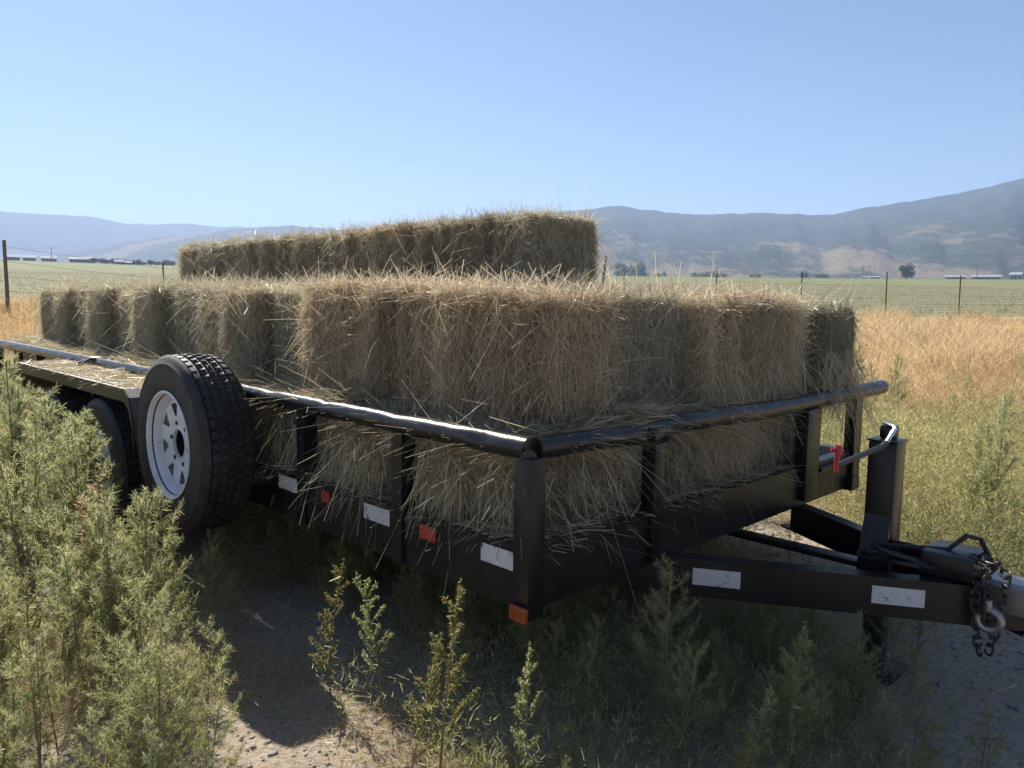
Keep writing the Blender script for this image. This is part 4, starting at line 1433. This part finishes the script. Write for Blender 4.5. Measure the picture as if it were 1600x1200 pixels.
# ground cover: merged meshes
def scatter_cover(name, label, cat, mat, pts, heights, per_leaf, seed, leafL=(0.02, 0.05), leafW=0.004, radius=0.10, stems=True, up=0.7):
    r = np.random.default_rng(seed)
    n = len(pts)
    rep = per_leaf
    base = np.repeat(pts, rep, axis=0); h = np.repeat(heights, rep)
    t = r.random(n * rep) ** 0.8
    rad = np.repeat(radius * (0.6 + 0.8 * r.random(n)), rep) * (0.25 + t) * np.sqrt(r.random(n * rep))
    a = r.uniform(0, 2 * PI, n * rep)
    p = base + np.stack([rad * np.cos(a), rad * np.sin(a), h * t], 1)
    d = np.stack([np.cos(a) * 0.6, np.sin(a) * 0.6, np.full(n * rep, up)], 1) + r.normal(0, 0.45, (n * rep, 3))
    dist = np.hypot(p[:, 0], p[:, 1])
    sc = np.clip(dist / 6.0, 1.0, 2.2)
    L = r.uniform(*leafL, n * rep) * sc; w = leafW * r.uniform(0.7, 1.3, n * rep) * sc
    v, f, per = strands(p, d, L, w, r.normal(0, 0.15, (n * rep, 3)), 1, 0.3)
    pt = np.repeat(np.clip(fbm(pts[:, 0] * 0.9 + 3, pts[:, 1] * 0.9 + 3, o=3) * 1.9 - 0.42, 0, 1), rep)
    tint = np.clip(r.beta(2, 2, n * rep) * 0.6 + pt * 0.5 - 0.05, 0, 1)
    o = link(name, arrays_mesh(name, v, f, np.repeat(tint, per)), M[mat])
    tag(o, label, cat, kind='stuff')
    return o

def in_frustum(x, y, m=1.12):
    return (y > 0.3) & (np.abs(x) < 0.667 * y * m + 0.3)

def blocked(x, y):        # under or right behind the loaded trailer
    dx, dy = x - 0.0372, y - 1.9353
    u = -dx * 0.7071 + dy * 0.7071; v = dx * 0.7071 + dy * 0.7071
    return (u > -0.06) & (u < 6.1) & (v > -0.33) & (v < 2.4)

def rand_field(n, d0, d1, seed, power=1.0):
    r = np.random.default_rng(seed)
    D = (d0 ** (2 * power) + (d1 ** (2 * power) - d0 ** (2 * power)) * r.random(n)) ** (1 / (2 * power))
    az = np.radians(r.uniform(-37, 37, n))
    x = D * np.sin(az); y = D * np.cos(az)
    return x, y

# green weeds to the right of the tongue
x, y = rand_field(9500, 2.9, 9.0, 3, 0.6)
u_ = -(x - 0.0372) * 0.7071 + (y - 1.9353) * 0.7071
v_ = (x - 0.0372) * 0.7071 + (y - 1.9353) * 0.7071
k = in_frustum(x, y) & ~blocked(x, y) & (v_ > 2.05 - 0.45 * np.clip(-u_ - 0.2, 0, 1.2)) & (fbm(x * 0.8, y * 0.8, o=3) > 0.28 + 0.085 * np.clip(np.hypot(x, y) - 5.6, 0, 9)) & ((u_ > -2.2))
k &= ~((u_ < -0.1) & (v_ < 2.0) & (y < 3.1))
x, y = x[k], y[k]
D = np.hypot(x, y)
hh = np.random.default_rng(8).uniform(0.14, 0.42, len(x)) * np.clip(fbm(x * 0.9 + 11, y * 0.9 + 4, o=3) * 2.6 - 0.3, 0.35, 1.5)
pts = np.stack([x, y, ground_z(x, y)], 1)
scatter_cover('weed_cover', 'low yellow green weeds covering the ground right of the trailer', 'weeds', 'cover', pts, hh, 75, 4, (0.016, 0.04), 0.0038, 0.12)

# taller single weeds standing in the cover at right
rw = random.Random(77)
cnt = 0
while cnt < 34:
    y = rw.uniform(3.4, 9.0); x = rw.uniform(0.30 * y, 0.70 * y)
    u, v = uvw(x, y)
    if v < 2.75 or u < -1.9: continue
    plant('bushy_weed', (SAGES[cnt % 3] if cnt % 3 == 0 else WEEDS[cnt % 5]), x, y, rw.uniform(0.45, 0.75), 'taller green weed standing in the yellow green weeds right of the jack', 'weed', 'taller weeds right of the jack')
    cnt += 1

rs = np.random.default_rng(61)
uu = rs.uniform(-1.2, 1.6, 2600); vv = rs.uniform(-0.40, 2.0, 2600)
x = 0.0372 - 0.7071 * uu + 0.7071 * vv; y = 1.9353 + 0.7071 * uu + 0.7071 * vv
k = in_frustum(x, y) & (y > 1.3) & ((x < 1.05) | (rs.random(2600) < 0.22)) & ((x > -0.22) | (y > 2.35) | (rs.random(2600) < 0.25)) & (fbm(x * 2.2 + 7, y * 2.2 + 7, o=3) > 0.36)
x, y = x[k], y[k]
scatter_cover('shade_weeds', 'tangle of low dark weeds in the shade of the trailer', 'weeds', 'weed', np.stack([x, y, ground_z(x, y)], 1), rs.uniform(0.05, 0.22, len(x)), 46, 62, (0.012, 0.034), 0.0024, 0.09)

# dry tawny grass behind, on both sides
def grass(name, label, mat, n, d0, d1, seed, hr, power=0.7, dens=0.30, wid=0.004, droop=0.5, mask=None, cat='grass', under=False):
    r = np.random.default_rng(seed)
    x, y = rand_field(n, d0, d1, seed, power)
    k = in_frustum(x, y) & (~blocked(x, y) | under) & (fbm(x * 0.6 + 5, y * 0.6 + 5, o=3) > dens)
    if mask is not None: k &= mask(x, y)
    x, y = x[k], y[k]; n = len(x)
    x = x + r.normal(0, 0.05, n); y = y + r.normal(0, 0.05, n)
    p = np.stack([x, y, ground_z(x, y) - 0.01], 1)
    D = np.hypot(x, y)
    clump = np.clip(fbm(x * 1.3 + 2, y * 1.3 + 2, o=3) * 2.6 - 0.62, 0.18, 1.35)
    patch = np.clip(fbm(x * 0.35 + 31, y * 0.35 + 12, o=3) * 2.4 - 0.6, 0, 1)
    L = r.uniform(hr[0], hr[1], n) * clump
    d = np.stack([r.normal(0, 0.33, n), r.normal(0, 0.33, n), np.ones(n)], 1)
    w = wid * np.clip(D / 5.0, 1, 4.0) * r.uniform(0.6, 1.3, n)
    bend = np.stack([r.normal(0.1, droop, n), r.normal(0, droop, n), -np.abs(r.normal(0.1, 0.25, n))], 1) * 0.7
    v, f, per = strands(p, d, L, w, bend, 2, 0.35)
    tint = np.clip(r.beta(2, 2, n) * 0.55 + clump * 0.12 + patch * 0.42 - 0.08, 0, 1)
    o = link(name, arrays_mesh(name, v, f, np.repeat(tint, per)), M[mat])
    tag(o, label, cat, kind='stuff')
grass('dry_grass', 'tawny dry grass between the weeds and the fence', 'dry', 170000, 5.4, 27.5, 13, (0.26, 0.66), 0.75, 0.20)
grass('dry_grass_tufts', 'scattered dry grass in the yellow green weeds on the right', 'dry', 16000, 3.2, 8.5, 14, (0.15, 0.45), 0.7, 0.40, 0.003,
      mask=lambda x, y: (((x - 0.0372) * 0.7071 + (y - 1.9353) * 0.7071) > 2.4))
grass('field_stubble', 'cut stubble and windrows in the field beyond the fence', 'stubble', 60000, 28, 120, 15, (0.10, 0.22), 0.6, 0.0, 0.006)
# sunlit dry grass and litter along the lower left
def nearleft(x, y):
    u = -(x - 0.0372) * 0.7071 + (y - 1.9353) * 0.7071; v = (x - 0.0372) * 0.7071 + (y - 1.9353) * 0.7071
    return (v < -0.10) & (x < 0.15) & (y < 3.2)
grass('dry_grass_litter', 'dry grass stems in the sunlight along the lower left', 'dry', 80000, 1.2, 3.2, 16, (0.03, 0.15), 0.8, 0.10, 0.0019, 1.3, nearleft, under=True)
def nearshade(x, y):
    u = -(x - 0.0372) * 0.7071 + (y - 1.9353) * 0.7071; v = (x - 0.0372) * 0.7071 + (y - 1.9353) * 0.7071
    return (v > -0.6) & (u < 0.2) & (y < 3.4)
grass('shade_grass', 'thin grass in the shade before the trailer', 'weed', 60000, 1.2, 3.4, 17, (0.05, 0.20), 0.8, 0.38, 0.0022, 0.6, nearshade)

# gravel
def gravel():
    r = np.random.default_rng(44)
    n = 16000
    x = r.uniform(-1.5, 3.2, n); y = r.uniform(1.2, 4.2, n)
    u = -(x - 0.0372) * 0.7071 + (y - 1.9353) * 0.7071; v = (x - 0.0372) * 0.7071 + (y - 1.9353) * 0.7071
    k = in_frustum(x, y) & (u < 1.5) & (((x > 0.85) & (v < 2.3)) | ((x < -0.15) & (x > -1.25) & (y < 2.9)) | (fbm(x * 2, y * 2, o=2) > 0.45))
    x, y = x[k], y[k]; n = len(x)
    t = (1 + 5 ** 0.5) / 2
    ico = np.array([(-1, t, 0), (1, t, 0), (-1, -t, 0), (1, -t, 0), (0, -1, t), (0, 1, t), (0, -1, -t), (0, 1, -t), (t, 0, -1), (t, 0, 1), (-t, 0, -1), (-t, 0, 1)]) / 1.9
    fc = np.array([(0, 11, 5), (0, 5, 1), (0, 1, 7), (0, 7, 10), (0, 10, 11), (1, 5, 9), (5, 11, 4), (11, 10, 2), (10, 7, 6), (7, 1, 8), (3, 9, 4), (3, 4, 2), (3, 2, 6), (3, 6, 8), (3, 8, 9), (4, 9, 5), (2, 4, 11), (6, 2, 10), (8, 6, 7), (9, 8, 1)])
    s = np.clip(r.lognormal(math.log(0.0042), 0.55, n), 0.0015, 0.014)
    a = r.uniform(0, 2 * PI, n)
    sh = ico[None] * (r.uniform(0.6, 1.3, (n, 12, 1))) * s[:, None, None] * np.stack([r.uniform(0.8, 1.4, n), r.uniform(0.7, 1.1, n), r.uniform(0.45, 0.8, n)], 1)[:, None, :]
    ca, sa = np.cos(a)[:, None], np.sin(a)[:, None]
    X = sh[..., 0] * ca - sh[..., 1] * sa; Y = sh[..., 0] * sa + sh[..., 1] * ca
    v3 = np.stack([X + x[:, None], Y + y[:, None], sh[..., 2] + ground_z(x, y)[:, None] + s[:, None] * 0.05], -1).reshape(-1, 3)
    f3 = (fc[None] + (np.arange(n) * 12)[:, None, None]).reshape(-1, 3)
    o = link('gravel', arrays_mesh('gravel', v3, f3), M['gravel'])
    tag(o, 'grey gravel stones lying under the tongue and before the trailer', 'gravel', kind='stuff')
gravel()

m = MB()
z = float(ground_z(5.35, 7.0))
for k in range(3):
    m.box((5.33 + 0.01 * k, 6.98, z + 0.30 + 0.016 * k), (5.37 + 0.012 * k, 7.02 + 0.01 * k, z + 0.315 + 0.016 * k), Euler((0.5 * k, 0.4, k)).to_matrix())
tag(m.build('paper_scrap', M['paper']), 'white scrap of litter caught in the weeds at right', 'litter')

# ------------------------------------------------------------------ fence
fence = empty('wire_fence', None, (0, 0, 0))
tag(fence, 'wire fence on steel and wooden posts between the dry grass and field', 'fence')
m = MB()
m.box((-0.02, -0.003, 0), (0.02, 0.003, 1.55)); m.box((-0.003, 0.0032, 0), (0.003, 0.035, 1.545))
for k in range(14):
    m.box((-0.008, -0.012, 0.35 + 0.08 * k), (0.008, -0.0032, 0.365 + 0.08 * k))
TPOST = m.mesh('post')
m = MB(); m.tube([(0, 0, 0), (0.01, 0.005, 0.7), (0.0, 0.01, 1.72)], [0.05, 0.046, 0.042], 9); WPOST = m.mesh('post', True)
line = [(-27.0, 17.4), (-20, 18.6), (-13.09, 20.0), (-9.5, 21.1), (-6, 22.3), (-2.9, 23.6), (0.2, 25.0), (2.97, 26.8), (3.9, 27.0), (7.09, 27.0), (10.08, 27.0), (13.05, 27.0), (15.61, 27.0), (18.6, 27.0), (22, 27.0), (26, 27.0)]
tops = []
for i, (px, py) in enumerate(line):
    gz = float(ground_z(px, py))
    wood = i in (2, 7)
    o = link('post', WPOST if wood else TPOST, M['post_wood'] if wood else M['post_steel'], fence)
    h = 1.42
    if i == 2: h = CAM_H + 1.386 - gz
    if i == 7: h = CAM_H + 1.47 - gz
    if 9 <= i <= 12: h = CAM_H + [1.10, 0.99, 0.98, 0.89][i - 9] - gz
    sc_ = h / (1.72 if wood else 1.55)
    o.location = (px, py, gz)
    o.scale = (1, 1, sc_)
    o.rotation_euler = (0, R(7) if i == 7 else R(random.uniform(-1.5, 1.5)), random.uniform(-0.3, 0.3))
    tops.append((px, py, gz, h))
for fr_ in (0.92, 0.72, 0.52, 0.32):
    pts = []
    for i in range(len(tops)):
        a = tops[i]
        pts.append((a[0], a[1] - 0.02, a[2] + a[3] * fr_))
        if i + 1 < len(tops):
            b = tops[i + 1]
            pts.append(((a[0] + b[0]) / 2, (a[1] + b[1]) / 2 - 0.02, (a[2] + a[3] * fr_ + b[2] + b[3] * fr_) / 2 - 0.025))
    m = MB(); m.tube(pts, 0.0035, 4)
    m.build('wire', M['wire'], fence)

# ------------------------------------------------------------------ far farmsteads, trees, poles
def place(az, D):
    x = D * math.sin(R(az)); y = D * math.cos(R(az))
    return x, y, float(ground_z(x, y))

def building(name, az, D, w, d, h, rise, label, wall='shed_wall', rot=0.0, wins=3, lift=0.0, cat='shed'):
    x, y, z = place(az, D)
    o = empty(name)
    o.matrix_world = Matrix.Translation((x, y, z + lift - 0.4)) @ Matrix.Rotation(R(-az + rot), 4, 'Z')
    m = MB()
    w, d, h, rise = w * 0.85, d * 0.85, h * 0.8, rise * 0.75
    m.box((-w / 2, -d / 2, 0), (w / 2, d / 2, h))
    m.prism([(-d / 2, h + 0.001), (d / 2, h + 0.001), (0, h + rise * 0.97)], -w / 2 + 0.05, w / 2 - 0.05, lambda a, b, c: Vector((c, a, b)))
    m.build('wall', M[wall], o)
    m = MB()
    t = 0.25; ov = 0.5
    for s in (-1, 1):
        e = h - rise * ov / (d / 2)
        m.add([(-w / 2 - ov, s * (d / 2 + ov), e), (w / 2 + ov, s * (d / 2 + ov), e), (w / 2 + ov, 0, h + rise), (-w / 2 - ov, 0, h + rise),
               (-w / 2 - ov, s * (d / 2 + ov), e + t), (w / 2 + ov, s * (d / 2 + ov), e + t), (w / 2 + ov, 0, h + rise + t), (-w / 2 - ov, 0, h + rise + t)],
              [(0, 1, 2, 3), (7, 6, 5, 4), (0, 4, 5, 1), (1, 5, 6, 2), (2, 6, 7, 3), (3, 7, 4, 0)])
    m.build('roof', M['shed_roof'], o)
    me = None
    for k in range(wins):
        cx = -w / 2 + w * (k + 0.5) / wins
        if me is None:
            mm = MB(); mm.box((-w / wins * 0.25, -0.08, 0), (w / wins * 0.25, 0.04, h * 0.45)); me = mm.mesh('window')
        ww = link('window', me, M['glass'], o); ww.location = (cx, -d / 2 - 0.02, h * 0.3)
    tag(o, label, cat)
    return o
building('farm_shed', -32.75, 640, 9, 10, 3.0, 2.2, 'leftmost pale roofed farm shed at the edge of the far field', wins=3)
building('farm_shed', -31.9, 650, 9, 10, 3.0, 2.2, 'second pale roofed farm shed from the left across the field', wins=3)
building('farm_shed', -30.85, 650, 11, 10, 3.0, 2.2, 'third pale roofed farm shed from the left across the field', wins=4)
building('farm_shed', -29.0, 640, 19, 12, 3.2, 2.2, 'longest pale roofed shed near the trees beyond the left field', wins=6)
building('farmhouse', -26.9, 520, 6, 6, 2.2, 1.6, 'small white house among the trees beyond the left field', 'house_wall', 15, 2, cat='house')
building('farmhouse', -26.3, 540, 4, 5, 1.8, 1.2, 'tiny pale outbuilding right of the small white house', 'house_wall', -10, 1, cat='outbuilding')
building('farmhouse', 25.0, 640, 8, 6, 1.6, 1.2, 'small white house left of the round tree at right', 'house_wall', 8, 2, cat='house')
building('farm_shed', 24.45, 660, 5, 5, 1.5, 1.0, 'tiny white shed beside the small house left of the tree', 'house_wall', 0, 1)
building('farm_shed', 29.7, 640, 15, 8, 2.0, 1.6, 'low long shed with a pale roof beyond the right field', 'shed_wall', 5, 4)
building('farm_shed', 31.4, 650, 21, 9, 2.2, 1.6, 'longest low shed with a pale roof at the right edge', 'shed_wall', 0, 6)
building('farmhouse', 33.0, 640, 8, 7, 4.2, 2.2, 'taller pale house at the right edge beyond the field', 'house_wall', -10, 3, cat='house')

def tree_mesh(seed, h, w, dens=1500):
    r = np.random.default_rng(seed)
    # crown from overlapping clumps of leaf cards
    nc = 26
    c = r.normal(0, 1, (nc, 3)); c = unit(c) * (r.random((nc, 1)) ** 0.5)
    c = c * np.array([w * 0.38, w * 0.38, h * 0.40]) + np.array([0, 0, h * 0.52])
    rad = r.uniform(0.14, 0.26, nc) * w
    k = r.integers(0, nc, dens)
    p = c[k] + unit(r.normal(0, 1, (dens, 3))) * (rad[k] * r.random(dens) ** 0.4)[:, None]
    L = r.uniform(0.05, 0.10, dens) * w
    v, f, per = strands(p, r.normal(0, 1, (dens, 3)), L, L * 0.8, r.normal(0, 0.2, (dens, 3)), 1, 0.4)
    cm = arrays_mesh('crown', v, f); cm.materials.append(M['tree'])
    m = MB(); m.tube([(0, 0, 0), (0.02 * w, 0, h * 0.3), (0, 0.02 * w, h * 0.62)], [0.05 * w, 0.035 * w, 0.012 * w], 7)
    for i in range(5):
        a = i * 1.3; m.tube([(0, 0, h * (0.25 + 0.05 * i)), (0.22 * w * math.cos(a), 0.22 * w * math.sin(a), h * (0.48 + 0.05 * i))], [0.02 * w, 0.008 * w], 5)
    tm = m.mesh('trunk'); tm.materials.append(M['bark'])
    return cm, tm
TREES = [tree_mesh(200 + s, 1.0, 1.0) for s in range(4)]
def tree(az, D, h, w, kind, label, group=None, lift=0.0):
    x, y, z = place(az, D)
    o = empty('tree')
    o.matrix_world = Matrix.Translation((x, y, z - 0.1 + lift)) @ Matrix.Rotation(random.uniform(0, 6), 4, 'Z')
    o.scale = (w, w, h)
    cm, tm = TREES[kind]
    link('crown', cm, None, o); link('trunk', tm, None, o)
    tag(o, label, 'tree', group)
tree(26.9, 600, 10.5, 11.5, 0, 'round dark tree standing alone beyond the right field')
GT = 'trees along the far edge of the left field'
for i, az in enumerate(np.linspace(-28.4, -19.0, 26)):
    tree(az + random.uniform(-.15, .15), 560 + random.uniform(-20, 60), random.uniform(2.6, 5.2) * (1.25 if i < 5 else 0.9), random.uniform(4, 9), i % 4, 'small dark tree in the tree line beyond the left field', GT)
GT2 = 'trees beyond the field in the middle distance'
for i, az in enumerate([7.9, 8.25, 8.7, 9.1, 9.4, 10.7, 11.0, 13.2, 13.5, 13.75, 14.1, 14.35, 14.8, 15.1, 17.2, 17.5, 20.6, 21.8]):
    tall = 18 if az < 9.5 else 10.5
    tree(az, 860 + random.uniform(-30, 80), tall * random.uniform(0.75, 1.2), random.uniform(8, 16), i % 4,
         'tall hazy tree behind the hay, beyond the middle of the field' if tall > 8 else 'low hazy tree in the line below the scrub hillside', 'tall trees behind the hay' if tall > 8 else GT2)

def pole(az, D, h, label):
    x, y, z = place(az, D)
    o = empty('utility_pole', None, (x, y, z - 0.2)); o.rotation_euler = (0, 0, R(-az + 20))
    m = MB(); m.tube([(0, 0, 0), (0, 0, h)], [0.22, 0.16], 8); m.build('pole', M['post_wood'], o)
    m = MB(); m.box((-1.2, -0.24, h - 1.0), (1.2, -0.17, h - 0.75)); m.build('crossarm', M['post_wood'], o)
    tag(o, label, 'utility pole')
pole(-30.7, 560, 9.5, 'utility pole rising behind the sheds beyond the left field')
pole(24.3, 600, 9.0, 'utility pole left of the round tree beyond the right field')
pole(30.9, 560, 8.5, 'utility pole beside the low sheds at the right edge')

# ------------------------------------------------------------------ haze
m = MB()
m.box((-14500, -14500, -40), (14500, 14500, 420))
hz = m.build('haze', None)
hm = NT('haze_air')
vol = hm.n('ShaderNodeVolumePrincipled')
vol.inputs['Color'].default_value = (0.50, 0.67, 1.0, 1)
vol.inputs['Density'].default_value = 0.00029
vol.inputs['Anisotropy'].default_value = 0.15
hm.l(vol.outputs[0], hm.out.inputs['Volume'])
hz.data.materials.append(hm.m)
tag(hz, 'pale blue haze in the air over the valley', 'haze', kind='stuff')
